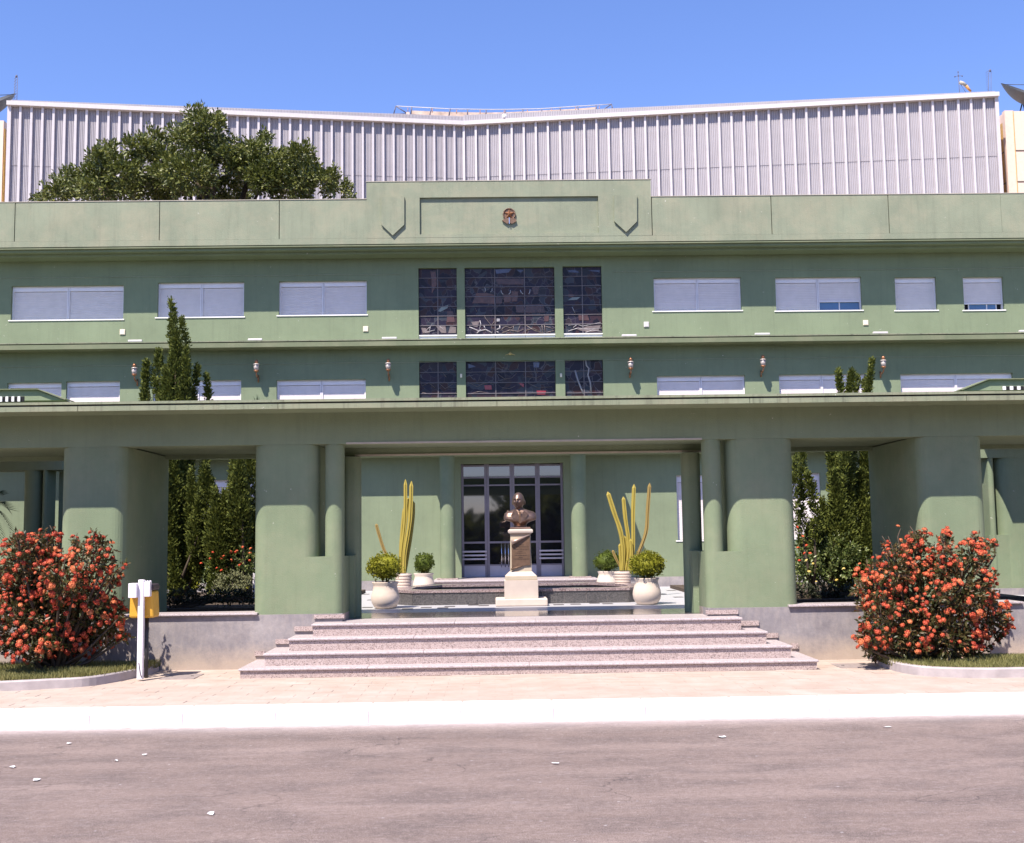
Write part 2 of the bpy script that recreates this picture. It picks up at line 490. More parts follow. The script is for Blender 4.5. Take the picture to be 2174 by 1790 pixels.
def stained():
    """Leaded coloured glass seen from outside by day: dark blues, violets and browns with paler lead lines."""
    m, nt, b = _new('stained_glass')
    v = coords(nt, (1, 1, 1))
    wob = nt.nodes.new('ShaderNodeTexNoise')
    wob.inputs['Scale'].default_value = 2.2
    wob.inputs['Detail'].default_value = 3
    nt.links.new(v, wob.inputs['Vector'])
    av = nt.nodes.new('ShaderNodeVectorMath')
    av.operation = 'MULTIPLY_ADD'
    nt.links.new(wob.outputs['Color'], av.inputs[0])
    av.inputs[1].default_value = (0.5, 0, 0.5)
    nt.links.new(v, av.inputs[2])
    vo = nt.nodes.new('ShaderNodeTexVoronoi')
    vo.inputs['Scale'].default_value = 6.0
    nt.links.new(av.outputs[0], vo.inputs['Vector'])
    sep = nt.nodes.new('ShaderNodeSeparateColor')
    nt.links.new(vo.outputs['Color'], sep.inputs[0])
    c = ramp(nt, sep.outputs[0], [(0.0, (0.009, 0.007, 0.014)), (0.3, (0.018, 0.015, 0.032)), (0.5, (0.030, 0.018, 0.030)), (0.68, (0.042, 0.018, 0.016)), (0.85, (0.022, 0.026, 0.036)), (1.0, (0.05, 0.055, 0.07))])
    ve = nt.nodes.new('ShaderNodeTexVoronoi')
    ve.feature = 'DISTANCE_TO_EDGE'
    ve.inputs['Scale'].default_value = 6.0
    nt.links.new(av.outputs[0], ve.inputs['Vector'])
    lead = nt.nodes.new('ShaderNodeMath')
    lead.operation = 'MULTIPLY'
    nt.links.new(ramp(nt, ve.outputs['Distance'], [(0.014, 0.6), (0.04, 0.0)]), lead.inputs[0])
    nt.links.new(ramp(nt, noise_tex(nt, v, 1.1, 3), [(0.42, 0.1), (0.6, 1.0)]), lead.inputs[1])
    c = mixc(nt, lead.outputs[0], c, (0.16, 0.15, 0.155))
    nt.links.new(c, b.inputs['Base Color'])
    b.inputs['Roughness'].default_value = 0.35
    b.inputs['Specular IOR Level'].default_value = 0.25
    add_bump(nt, b, noise_tex(nt, v, 14, 3), 0.25, 0.02)
    return m


M_stain = stained()
M_cow = mat('brown_glass', (0.105, 0.045, 0.03), 0.2, 0.3, 8)
M_cow2 = mat('umber_glass', (0.075, 0.036, 0.03), 0.2, 0.3, 8)
M_horn = mat('white_glass', (0.42, 0.42, 0.46), 0.25, 0.05)
M_branch = mat('pale_lead_branch', (0.34, 0.32, 0.33), 0.3, 0.12, 20)
M_branch2 = mat('tan_glass', (0.17, 0.135, 0.125), 0.3, 0.2, 20)
M_bird = mat('pale_green_glass', (0.20, 0.23, 0.21), 0.25, 0.1)
M_redg = mat('red_glass', (0.26, 0.035, 0.045), 0.2, 0.15)
M_skyg = mat('sky_blue_glass', (0.07, 0.08, 0.14), 0.2, 0.3, 5)
M_lead = mat('lead_bars', (0.16, 0.14, 0.15), 0.6, 0.1)


# ------------------------------------------------------------------ geometry helpers
class MB:
    def __init__(s):
        s.v, s.f, s.smooth = [], [], []

    def add(s, verts, faces, smooth=False):
        o = len(s.v)
        s.v.extend([tuple(p) for p in verts])
        s.f.extend([tuple(i + o for i in f) for f in faces])
        s.smooth.extend([smooth] * len(faces))
        return s

    def box(s, x0, x1, y0, y1, z0, z1):
        v = [(x0, y0, z0), (x1, y0, z0), (x1, y1, z0), (x0, y1, z0), (x0, y0, z1), (x1, y0, z1), (x1, y1, z1), (x0, y1, z1)]
        return s.add(v, [(0, 3, 2, 1), (4, 5, 6, 7), (0, 1, 5, 4), (1, 2, 6, 5), (2, 3, 7, 6), (3, 0, 4, 7)])

    def bbox(s, x0, x1, y0, y1, z0, z1, b=0.01):
        """Box with all its edges chamfered by b."""
        b = min(b, (x1 - x0) * .4, (y1 - y0) * .4, (z1 - z0) * .4)
        bm = bmesh.new()
        bmesh.ops.create_cube(bm, size=1)
        for q in bm.verts:
            q.co = Vector(((x0 + x1) / 2 + q.co.x * (x1 - x0), (y0 + y1) / 2 + q.co.y * (y1 - y0), (z0 + z1) / 2 + q.co.z * (z1 - z0)))
        bmesh.ops.bevel(bm, geom=list(bm.edges), offset=b, segments=2, affect='EDGES', profile=0.5)
        return s.bm(bm)

    def bm(s, bm, smooth=False):
        bm.verts.index_update()
        s.add([q.co[:] for q in bm.verts], [[q.index for q in f.verts] for f in bm.faces], smooth)
        bm.free()
        return s

    def prism(s, pts, z0, z1, smooth=False):
        """Plan polygon (counter-clockwise) extruded in z."""
        n = len(pts)
        v = [(p[0], p[1], z0) for p in pts] + [(p[0], p[1], z1) for p in pts]
        s.add(v, [(i, (i + 1) % n, (i + 1) % n + n, i + n) for i in range(n)], smooth)
        s.add(v, [tuple(range(n - 1, -1, -1)), tuple(range(n, 2 * n))])
        return s

    def slab(s, pts, y0, y1):
        """Elevation polygon (x, z) extruded in y."""
        n = len(pts)
        v = [(p[0], y0, p[1]) for p in pts] + [(p[0], y1, p[1]) for p in pts]
        s.add(v, [(i, i + n, (i + 1) % n + n, (i + 1) % n) for i in range(n)])
        s.add(v, [tuple(range(n)), tuple(range(2 * n - 1, n - 1, -1))])
        return s

    def lathe(s, prof, cx, cy, seg=24, smooth=True):
        v, f = [], []
        m = len(prof)
        for k in range(seg):
            a = 2 * math.pi * k / seg
            for r, z in prof:
                v.append((cx + r * math.cos(a), cy + r * math.sin(a), z))
        for k in range(seg):
            k2 = (k + 1) % seg
            for i in range(m - 1):
                f.append((k * m + i, k2 * m + i, k2 * m + i + 1, k * m + i + 1))
        s.add(v, f, smooth)
        return s

    def tube(s, pts, rad, seg=8, smooth=True, ribs=0, ribd=0.0):
        pts = [Vector(p) for p in pts]
        n = len(pts)
        rads = rad if isinstance(rad, (list, tuple)) else [rad] * n
        v, f = [], []
        prev = None
        for i, p in enumerate(pts):
            t = (pts[min(i + 1, n - 1)] - pts[max(i - 1, 0)]).normalized()
            a = Vector((0, 0, 1)) if abs(t.z) < 0.9 else Vector((1, 0, 0))
            u = t.cross(a).normalized() if prev is None else (prev - t * prev.dot(t)).normalized()
            prev = u
            w = t.cross(u)
            for k in range(seg):
                an = 2 * math.pi * k / seg
                rr = rads[i] * (1 + (ribd if (ribs and k % 2) else 0))
                v.append(p + (u * math.cos(an) + w * math.sin(an)) * rr)
        for i in range(n - 1):
            for k in range(seg):
                k2 = (k + 1) % seg
                f.append((i * seg + k, i * seg + k2, (i + 1) * seg + k2, (i + 1) * seg + k))
        f.append(tuple(range(seg - 1, -1, -1)))
        f.append(tuple((n - 1) * seg + k for k in range(seg)))
        s.add(v, f, smooth)
        return s

    def mesh(s, name, off=Vector((0, 0, 0))):
        me = bpy.data.meshes.new(name)
        me.from_pydata([(p[0] - off.x, p[1] - off.y, p[2] - off.z) for p in s.v], [], s.f)
        if any(s.smooth):
            me.polygons.foreach_set('use_smooth', s.smooth)
        me.update()
        return me

    def build(s, name, m, parent=None):
        off = ROOT.get(parent.name, Vector((0, 0, 0))) if parent is not None else Vector((0, 0, 0))
        me = s.mesh(name, off)
        me.materials.append(m)
        o = bpy.data.objects.new(name, me)
        COL.objects.link(o)
        if parent is not None:
            o.parent = parent
            ROOT[o.name] = off
        return o


ROOT = {}
UP = Vector((0, 0, 0))


def thing(name, label, cat, loc=(0, 0, 0), group=None):
    o = bpy.data.objects.new(name, None)
    o.empty_display_size = 0.2
    COL.objects.link(o)
    o.location = loc
    ROOT[o.name] = Vector(loc)
    o['label'] = label
    o['category'] = cat
    if group:
        o['group'] = group
    return o


def tag(o, label, cat, group=None):
    o['label'] = label
    o['category'] = cat
    if group:
        o['group'] = group
    return o


def struct(o):
    o['kind'] = 'structure'
    return o


def stuff(o):
    o['kind'] = 'stuff'
    return o


def inst(name, me, parent, loc, rot=None, scale=None):
    """One more object of an already built mesh, at world position loc, as a child of parent."""
    o = bpy.data.objects.new(name, me)
    COL.objects.link(o)
    if parent is not None:
        o.parent = parent
        loc = Vector(loc) - ROOT.get(parent.name, UP)
        ROOT[o.name] = ROOT.get(parent.name, UP)
    o.location = loc
    if rot:
        o.rotation_euler = rot
    if scale:
        o.scale = scale
    return o


def copy_tree(o, parent=None):
    c = o.copy()
    COL.objects.link(c)
    if parent is not None:
        c.parent = parent
    for ch in list(o.children):
        copy_tree(ch, c)
    return c


def simple_mesh(name, mb, m):
    me = mb.mesh(name)
    me.materials.append(m)
    return me


def wall_holes(x0, x1, z0, z1, Y, depth, holes):
    """Front wall face at Y with rectangular holes and reveals of the given depth."""
    mb = MB()
    xs = sorted({x0, x1, *[h[0] for h in holes], *[h[1] for h in holes]})
    zs = sorted({z0, z1, *[h[2] for h in holes], *[h[3] for h in holes]})
    for i in range(len(xs) - 1):
        for j in range(len(zs) - 1):
            cx, cz = (xs[i] + xs[i + 1]) / 2, (zs[j] + zs[j + 1]) / 2
            if any(h[0] < cx < h[1] and h[2] < cz < h[3] for h in holes):
                continue
            mb.add([(xs[i], Y, zs[j]), (xs[i + 1], Y, zs[j]), (xs[i + 1], Y, zs[j + 1]), (xs[i], Y, zs[j + 1])], [(0, 1, 2, 3)])
    for a, b, c, d in holes:
        y2 = Y + depth
        mb.add([(a, Y, c), (a, y2, c), (a, y2, d), (a, Y, d)], [(0, 1, 2, 3)])
        mb.add([(b, Y, c), (b, Y, d), (b, y2, d), (b, y2, c)], [(0, 1, 2, 3)])
        mb.add([(a, Y, d), (a, y2, d), (b, y2, d), (b, Y, d)], [(0, 1, 2, 3)])
        mb.add([(a, Y, c), (b, Y, c), (b, y2, c), (a, y2, c)], [(0, 1, 2, 3)])
    return mb


def rounded_plan(x0, x1, y0, y1, r, rb=None, seg=7):
    """Plan with rounded front corners (y0 side) of radius r and back corners of radius rb."""
    rb = r if rb is None else rb
    pts = []
    for cx, cy, rr, a0 in ((x0 + r, y0 + r, r, 180), (x1 - r, y0 + r, r, 270), (x1 - rb, y1 - rb, rb, 0), (x0 + rb, y1 - rb, rb, 90)):
        for k in range(seg + 1):
            a = math.radians(a0 + 90 * k / seg)
            pts.append((cx + rr * math.cos(a), cy + rr * math.sin(a)))
    return pts


# ------------------------------------------------------------------ levels and planes (metres)
Z_PAVE, Z_FLOOR = 0.15, 0.80
Y_P0 = 17.2                 # front of the piers
Y_P1 = 18.6                 # back of the portico
Y_W = 27.2                  # main facade
HALF = 13.0

# ------------------------------------------------------------------ ground, road, paving
struct(MB().add([(-900, -900, -0.03), (900, -900, -0.03), (900, 1500, -0.03), (-900, 1500, -0.03)], [(0, 1, 2, 3)]).build('ground', mat('dry_lawn_ground', (0.075, 0.075, 0.035), 0.95, 0.25, 0.6)))
Y_K0, Y_K1 = 12.98, 13.5
road = MB().add([(-60, -6.5, 0), (60, -6.5, 0), (60, Y_K0 + .05, 0), (-60, Y_K0 + .05, 0)], [(0, 1, 2, 3)]).build('road', M_road)
struct(road)
pave = MB().box(-40, 40, Y_K1 + 0.004, 70, -0.02, Z_PAVE - 0.004).build('pavement', M_joint)
struct(pave)
# kerb: whitewashed stones laid end to end
kerb_root = struct(thing('kerb', 'long row of whitewashed kerb stones along the edge of the road', 'kerb', (0, Y_K0, 0)))
del kerb_root['category']
kst = simple_mesh('kerb_stone', MB().bbox(-0.4999, 0.4999, 0, Y_K1 - Y_K0, -0.05, Z_PAVE + 0.002, 0.02), M_kerbw)
for i in range(-14, 15):
    inst('kerb_stone', kst, kerb_root, (i * 1.0 + 0.13, Y_K0 + rnd.uniform(-.002, .002), rnd.uniform(-.001, .001)), (0, 0, 0))
# pale dust and limewash spread on the asphalt along the kerb, thinning out away from it
def dust(m):
    nt = m.node_tree
    b = nt.nodes['Principled BSDF']
    base = b.inputs['Base Color'].links[0].from_socket
    sp = nt.nodes.new('ShaderNodeSeparateXYZ')
    nt.links.new(nt.nodes.new('ShaderNodeNewGeometry').outputs['Position'], sp.inputs[0])
    mr = nt.nodes.new('ShaderNodeMapRange')
    mr.inputs['From Min'].default_value = Y_K0 - 1.3
    mr.inputs['From Max'].default_value = Y_K0 + 0.02
    nt.links.new(sp.outputs['Y'], mr.inputs['Value'])
    pw_ = nt.nodes.new('ShaderNodeMath')
    pw_.operation = 'POWER'
    nt.links.new(mr.outputs[0], pw_.inputs[0])
    pw_.inputs[1].default_value = 4.5
    ns = ramp(nt, noise_tex(nt, coords(nt, (0.7, 1.4, 1)), 7, 8, 0.75), [(0.3, 0.4), (0.65, 1.0)])
    mu = nt.nodes.new('ShaderNodeMath')
    mu.operation = 'MULTIPLY'
    nt.links.new(pw_.outputs[0], mu.inputs[0])
    nt.links.new(ns, mu.inputs[1])
    nt.links.new(mixc(nt, mu.outputs[0], base, (0.66, 0.58, 0.56)), b.inputs['Base Color'])


dust(M_road)

# pavers: the ones nearest the road are objects, the rest one mesh
PVW, PVD = 0.395, 0.195
pv = simple_mesh('paver', MB().bbox(-PVW / 2 + .0012, PVW / 2 - .0012, -PVD / 2 + .0012, PVD / 2 - .0012, -0.03, 0, 0.002), M_paver)
rest = MB()
n_single = 0
row = 0
y = Y_K1 + 0.008 + PVD / 2
steps_x0, steps_x1 = at(509.5, 1434, 16).x, at(1734.6, 1417, 16).x
while y < 17.15:
    off = (row % 2) * PVW / 2
    lim = 0.47 * y + 0.3
    k0 = int(-lim / PVW) - 1
    for k in range(k0, -k0 + 1):
        x = k * PVW + off
        if abs(x) > lim:
            continue
        if y > 16.05 and steps_x0 < x < steps_x1:
            continue
        dz = rnd.uniform(-.003, .002)
        if n_single < 300:
            inst('paver', pv, pave, (x, y, Z_PAVE + dz))
            n_single += 1
        else:
            z = Z_PAVE + dz
            a, b_ = PVW / 2 - .0014, PVD / 2 - .0014
            rest.add([(x - a, y - b_, z), (x + a, y - b_, z), (x + a, y + b_, z), (x - a, y + b_, z), (x - a, y - b_, z - .03), (x + a, y - b_, z - .03), (x + a, y + b_, z - .03), (x - a, y + b_, z - .03)],
                     [(0, 1, 2, 3), (0, 4, 5, 1), (1, 5, 6, 2), (2, 6, 7, 3), (3, 7, 4, 0)])
    y += PVD
    row += 1
stuff(rest.build('paver', M_paver, pave))

# courtyard floor behind the portico
yard = MB().box(-HALF, HALF, 17.65, 30, 0.0, Z_FLOOR).build('courtyard_floor', M_floor)
struct(yard)
blk = MB()
struct(blk.build('courtyard_band', M_blk)) if False else None
xb0, xb1 = -HALF, HALF
band = struct(thing('courtyard_path', 'band of polished black granite slabs across the portico floor', 'floor band', (0, 17.7, Z_FLOOR)))
del band['category']
nsl = 28
for i in range(nsl):
    a = xb0 + (xb1 - xb0) * i / nsl
    b_ = xb0 + (xb1 - xb0) * (i + 1) / nsl
    MB().box(a + .002, b_ - .002, 17.70, 18.95 if abs((a + b_) / 2 - .4) < 2.9 else 19.8, Z_FLOOR - .02, Z_FLOOR + .006).build('slab', M_blk, band)
# dark motifs laid in the white floor
mo = MB()
for px, py in ((865, 1293), (905, 1290), (940, 1291), (955, 1288), (1005, 1285), (1027, 1286), (1186, 1284), (1222, 1283), (1262, 1281), (1290, 1282), (780, 1290), (1405, 1262), (1440, 1268), (1425, 1254), (1385, 1276), (775, 1262), (790, 1274)):
    p = atz(px, py, Z_FLOOR)
    mo.box(p.x - .09, p.x + .09, p.y - .12, p.y + .12, Z_FLOOR - .01, Z_FLOOR + .004)
mo.build('tile', M_floorblk, yard)

# ------------------------------------------------------------------ entrance steps
Z_T = [Z_PAVE + 0.13, Z_PAVE + 0.30, Z_PAVE + 0.475, Z_FLOOR]
steps = thing('entrance_steps', 'four broad pink granite steps rising from the paving to the portico', 'steps', (0.4, 16, Z_PAVE))
ends = [(509.5, 1424, 1734.6, 1407), (562, 1394, 1679.5, 1380), (614.1, 1363, 1627, 1350), (664.3, 1334, 1573.3, 1322)]
for i in range(4):
    Yf = 16.0 + 0.264 * i
    x0 = at(ends[i][0], ends[i][1], Yf).x
    x1 = at(ends[i][2], ends[i][3], Yf).x
    zt = Z_T[i]
    zb = Z_PAVE if i == 0 else Z_T[i - 1]
    yb = 17.17
    # risers in slabs
    cuts = sorted([x0, x1] + [x0 + (x1 - x0) * q for q in ((0.48, 0.8), (0.36, 0.7), (0.55,), (0.3, 0.66))[i]])
    for a, b_ in zip(cuts[:-1], cuts[1:]):
        MB().box(a + .0015, b_ - .0015, Yf, Yf + .03, zb + .001, zt - .03).build('riser', M_gran, steps)
    for s_ in (x0, x1):
        MB().box(s_ - .0 if s_ == x0 else s_ - .03, s_ + .03 if s_ == x0 else s_, Yf + .031, yb, zb + .001, zt - .03).build('riser', M_gran, steps)
    MB().box(x0 + .031, x1 - .031, Yf + .031, 17.3, Z_PAVE - .05, zt - .031).build('step_core', M_joint, steps)
    # treads with a bull nose
    cuts = sorted([x0 - .02, x1 + .02] + [x0 + (x1 - x0) * q for q in ((0.22, 0.5, 0.77), (0.3, 0.6, 0.84), (0.26, 0.56, 0.8), (0.33, 0.52, 0.75))[i]])
    for a, b_ in zip(cuts[:-1], cuts[1:]):
        ya, ybk = Yf - .03, (17.17 if i < 3 else 17.698)
        if i == 3:
            MB().bbox(a + .001, b_ - .001, ya, 17.19, zt - .03, zt + .002, .009).build('tread', M_tread, steps)
        else:
            MB().bbox(a + .001, b_ - .001, ya, ybk, zt - .03, zt + .002, .009).build('tread', M_tread, steps)
xl, xr = at(731, 1290, 17.4).x, at(1497, 1290, 17.4).x
MB().box(xl, xr, 17.192, 17.698, Z_FLOOR - .02, Z_FLOOR + .003).build('tread', M_tread, steps)
# granite skirting pieces on the plinth above each tread
for a, b_, c_, d_ in ((541, 1382, 562, 1392), (585, 1357, 614, 1367), (625, 1330, 664, 1340), (667, 1305, 731, 1313), (1695, 1366, 1680, 1377), (1652, 1344, 1627, 1354), (1611, 1318, 1573, 1328), (1567, 1295, 1498, 1304)):
    x0, x1, z0, z1 = rect(min(a, c_), b_, max(a, c_), d_, 17.16)
    MB().box(x0, x1, 17.145, 17.168, z0, z1).build('skirting', M_gran, steps)

# ------------------------------------------------------------------ portico
port = thing('portico', 'green portico with rounded piers and a long stained canopy in front of the courtyard', 'portico', (0.4, Y_P0, Z_PAVE))
Zb = zc(938, Y_P0)                       # beam bottom
Yc0 = Y_P0 - 0.72                        # canopy edge
Z_c0, Z_c1 = zc(861.5, Yc0), zc(846, Yc0)
Z_soff = Z_c0 + 0.01
# plinth wall left and right of the steps
sx0, sx1 = at(664, 1334, 17.17).x, at(1573, 1322, 17.17).x
Zpl = zc(1297.5, 17.17)
for a, b_ in ((-HALF, xl), (xr, HALF)):
    MB().box(a, b_, 17.17, 17.6, Z_PAVE - .02, Zpl).build('plinth', M_plinth, port)
# stone sills in the openings
for a, b_, c_, d_ in ((-20, 1303, 133, 1308), (250, 1302, 545, 1307), (1676, 1289, 1960, 1294), (2075, 1282, 2174, 1287)):
    x0, x1, _, _ = rect(a, b_, c_, d_, 17.1)
    MB().bbox(x0, x1, 17.12, 17.62, Zpl + .002, Zpl + .032, .006).build('sill', M_tread, port)
Zs = Zpl + .001
ZP = Zb - .002


def pier(pxa, pxb, pym=1040, r=0.17, y1=Y_P1 - .06, z0=None, ybase=Y_P0, name='pier', rb=.05):
    x0, x1 = at(pxa, pym, ybase + .08).x, at(pxb, pym, ybase + .08).x
    MB().prism(rounded_plan(x0, x1, ybase, y1, r, rb), Zs if z0 is None else z0, ZP, True).build(name, M_pier, port)
    return x0, x1


zl = zc(1182, Y_P0, 680)
zr_ = zc(1171, Y_P0, 1530)


def circle(cx, cy, r, n=28):
    return [(cx + r * math.cos(2 * math.pi * k / n), cy + r * math.sin(2 * math.pi * k / n)) for k in range(n)]


Y_PB = 19.5
for a, b_, back, sg in ((131, 268.5, 353, 1), (1949, 2089, 1857, -1)):
    x0, x1 = at(a, 1040, Y_P0 + .08).x, at(b_, 1040, Y_P0 + .08).x
    xb_ = x1 if sg > 0 else x0
    pts = rounded_plan(x0, x1, Y_P0, Y_PB, .17, .001)[:16]
    if sg > 0:
        pts += [(xb_, Y_PB), (x0, Y_PB)]
    else:
        pts += [(x1, Y_PB), (xb_, Y_PB)]
    MB().prism(pts, Z_FLOOR + .002, ZP, False).build('pier', M_pier, port)
for a, b_, c_, d_, zt_ in ((540, 675, 689.5, 730.5, zl), (1545, 1686, 1493, 1533, zr_)):
    # upper part: wide pier and slim column with a slot between; lower part: one broad rounded block
    x0, x1 = pier(a, b_, r=.2, z0=zt_, y1=Y_P1 - .06)
    u0, u1 = at(c_, 1040, Y_P0 + .08).x, at(d_, 1040, Y_P0 + .08).x
    r_ = (u1 - u0) / 2
    MB().prism(circle((u0 + u1) / 2, Y_P0 + r_, r_), zt_, ZP, True).build('column', M_pier, port)
    lo, hi = min(x0, u0), max(x1, u1)
    rl, rr_ = (.2, r_) if c_ > a else (r_, .2)
    pts = []
    for cx, cy, rr, a0 in ((lo + rl, Y_P0 + rl, rl, 180), (hi - rr_, Y_P0 + rr_, rr_, 270)):
        for k in range(10):
            an = math.radians(a0 + 90 * k / 9)
            pts.append((cx + rr * math.cos(an), cy + rr * math.sin(an)))
    pts += [(hi, Y_P1 - .6), (hi - (hi - lo) * .25 if c_ > a else hi, Y_P1 - .06), (lo if c_ > a else lo + (hi - lo) * .25, Y_P1 - .06), (lo, Y_P1 - .6)]
    MB().prism(pts, Zs if c_ > 9e9 else Z_FLOOR + .11, zt_, True).build('pier', M_pier, port)
    MB().prism(pts, Z_FLOOR + .003, Z_FLOOR + .109, True).build('pier_base', M_gran, port)
# rear columns and the low walls that tie them to the front
for pxa, pxb, pym in ((730, 766, 1100), (1450, 1487, 1080)):
    x0, x1 = at(pxa, pym, 18.35).x, at(pxb, pym, 18.35).x
    MB().prism(rounded_plan(x0, x1, 18.2, Y_P1 - .05, .10, .1), Z_FLOOR + .002, ZP - .12, True).build('column', M_pier, port)
    MB().box(x0 + .05, x1 - .05, 17.9, 18.3, Z_FLOOR + .002, zl).build('low_wall', M_pier, port)
# front beam, ceiling, back beam
MB().box(-HALF, HALF, Y_P0 - .002, Y_P0 + .42, Zb, Z_soff + .06).build('beam', M_wall, port)
Zb2 = zc(966, Y_P1)
MB().box(-HALF, HALF, Y_P0 + .422, Y_P1 - .221, Zb + .02, Zb + .1).build('ceiling', M_wall, port)
xcl, xcr = at(556, 970, Y_P1).x, at(1672, 960, Y_P1).x
MB().box(xcl + .002, xcr - .002, Y_P1 - .218, Y_P1, Zb2, Zb + .1).build('beam', M_wall, port)
Zb3 = zc(967, Y_PB)
for a, b_ in ((-HALF, xcl), (xcr, HALF)):
    MB().box(a, b_, Y_P1 - .218, Y_PB - .2, Zb + .02, Zb + .1).build('ceiling', M_wall, port)
    MB().box(a, b_, Y_PB - .198, Y_PB, Zb3, Zb + .1).build('beam', M_wall, port)
# pale strips that paint bounce light along the beam bottom edges
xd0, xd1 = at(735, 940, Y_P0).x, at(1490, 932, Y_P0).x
MB().box(xd0, xd1, Y_P0 - .012, Y_P0 + .02, Zb - .004, Zb + .022).build('bounce_light_strip', M_trim_bounce, port)
MB().box(at(757, 970, Y_P1).x, at(1487, 960, Y_P1).x, Y_P1 - .24, Y_P1 - .2, Zb2 - .005, Zb2 + .022).build('bounce_light_strip', M_trim_bounce, port)
# canopy: roof slab, fascia in lengths with joints, thin projecting lip
MB().box(-HALF, HALF, Yc0 + .06, Y_P0 + .5, Z_soff, Z_c1 - .023).build('roof_slab', M_wall, port)
fj = [-HALF, at(165, 860, Yc0).x, at(590, 860, Yc0).x, at(1055, 860, Yc0).x, at(1592, 860, Yc0).x, at(2052, 850, Yc0).x, HALF]
for a, b_ in zip(fj[:-1], fj[1:]):
    MB().box(a + .004, b_ - .004, Yc0, Yc0 + .058, Z_c0 - .004, Z_c1 - .034).build('fascia', M_fascia, port)
MB().box(-HALF, HALF, Yc0 - .014, Yc0 + .3, Z_c1 - .014, Z_c1 + .022).build('canopy_lip', M_fascia, port)

# sloped parapets of the wings standing on the canopy at both ends
Yr = Y_P0 + .1
def wing(sign, pxt, pyt, pxe, pye, name):
    a = at(pxt, pyt, Yr)
    e = at(pxe, pye, Yr)
    xo = HALF * sign
    pts = [(e.x, e.z), (a.x, a.z), (xo, a.z), (xo, e.z)]
    if sign > 0:
        pts = pts[::-1]
    xs_ = sorted((a.x, xo))
    w = MB().slab(pts, Yr + .03, Yr + .5)
    o = w.build(name, M_wall, port)
    zc_ = a.z
    cp = MB()
    dx = .03 * sign
    pts = [(e.x - dx, e.z), (a.x - dx, a.z + .0), (xo, a.z), (xo, a.z + .012), (a.x - dx, a.z + .012), (e.x - dx * 1.4, e.z + .012)]
    if sign > 0:
        pts = pts[::-1]
    cp.slab(pts, Yr - .02, Yr + .53)
    cp.build('coping', M_ledge, o)
    return o


wl = wing(-1, 75, 827, 134, 849, 'roof_parapet')
wr = wing(1, 2103, 806, 2046, 829, 'roof_parapet')
for px0, px1, py0, py1, w in ((0, 51, 842, 853, wl), (2128, 2190, 820, 828, wr)):
    x0, x1, z0, z1 = rect(px0, py0, px1, py1, Yr + .02)
    MB().box(x0, x1, Yr + .022, Yr + .032, z0, z1).build('vent_recess', M_void, w)
    n = 4
    for k in range(n):
        xa = x0 + (x1 - x0) * k / n
        MB().box(xa, xa + (x1 - x0) / n * .42, Yr + .0, Yr + .02, z0 + .001, z1 - .001).build('vent_bar', M_white, w)

# little weed on the canopy edge
wp = at(546, 838, Yc0 + .35)
weed = MB()
for k in range(16):
    a = rnd.uniform(0, 2 * math.pi)
    t = rnd.uniform(.1, .7)
    h = rnd.uniform(.09, .17)
    tip = Vector((wp.x + math.cos(a) * h * t, wp.y + math.sin(a) * h * t, Z_c1 + h))
    side = Vector((-math.sin(a), math.cos(a), 0)) * .011
    base = Vector((wp.x, wp.y, Z_c1 - .015))
    weed.add([base - side, base + side, tip], [(0, 1, 2)])
tag(weed.build('weed', L_palm), 'small spiky weed growing out of the canopy top beside the lantern', 'weed')

# ------------------------------------------------------------------ side galleries behind the outer openings
for sgn, lab in ((-1, 'shaded green gallery with a rounded pier behind the outermost pier at the yellow bin side'), (1, 'sunlit green gallery pier and column behind the outermost pier beyond the steps')):
    g = thing('side_gallery', lab, 'gallery', (sgn * 9.0, 21.6, Z_FLOOR), None)
    Yg = 21.6
    zb_ = zc(985, Yg)
    if sgn < 0:
        xs_ = [(46, 82, .15, 'pier'), (89, 98, .07, 'column')]
        bx = (-HALF - 2, at(132, 1000, Yg).x)
        low = (40, 98)
    else:
        xs_ = [(2122, 2215, .2, 'pier'), (2101, 2114, .07, 'column')]
        bx = (at(2080, 1000, Yg).x, HALF + 2)
        low = (2104, 2200)
    for a, b_, r, nm in xs_:
        MB().prism(rounded_plan(at(a, 1060, Yg).x, at(b_, 1060, Yg).x, Yg, Yg + .5, min(r, abs(at(b_, 1060, Yg).x - at(a, 1060, Yg).x) * .48), .05), Z_FLOOR + .12, zb_, True).build(nm, M_pier, g)
    MB().box(at(low[0], 1200, Yg).x, at(low[1], 1200, Yg).x, Yg + .01, Yg + .45, Z_FLOOR + .12, zc(1150, Yg)).build('low_wall', M_pier, g)
    MB().box(bx[0], bx[1], Yg - .05, Yg + .5, Z_FLOOR + .001, Z_FLOOR + .12).build('plinth', M_plinth, g)
    MB().box(bx[0], bx[1], Yg - .01, Yg + .55, zb_, zb_ + .45).build('beam', M_wall, g)
    MB().box(bx[0], bx[1], Yg - (.9 if sgn > 0 else 3.1), Yg + 3, zb_ + .452, zb_ + .65).build('roof_slab', M_wall, g)
    if sgn < 0:
        MB().box(at(98, 1000, Yg).x + .02, at(150, 1000, Yg).x, Yg + .6, Yg + .8, Z_FLOOR + .12, zb_).build('back_wall', M_wall, g)

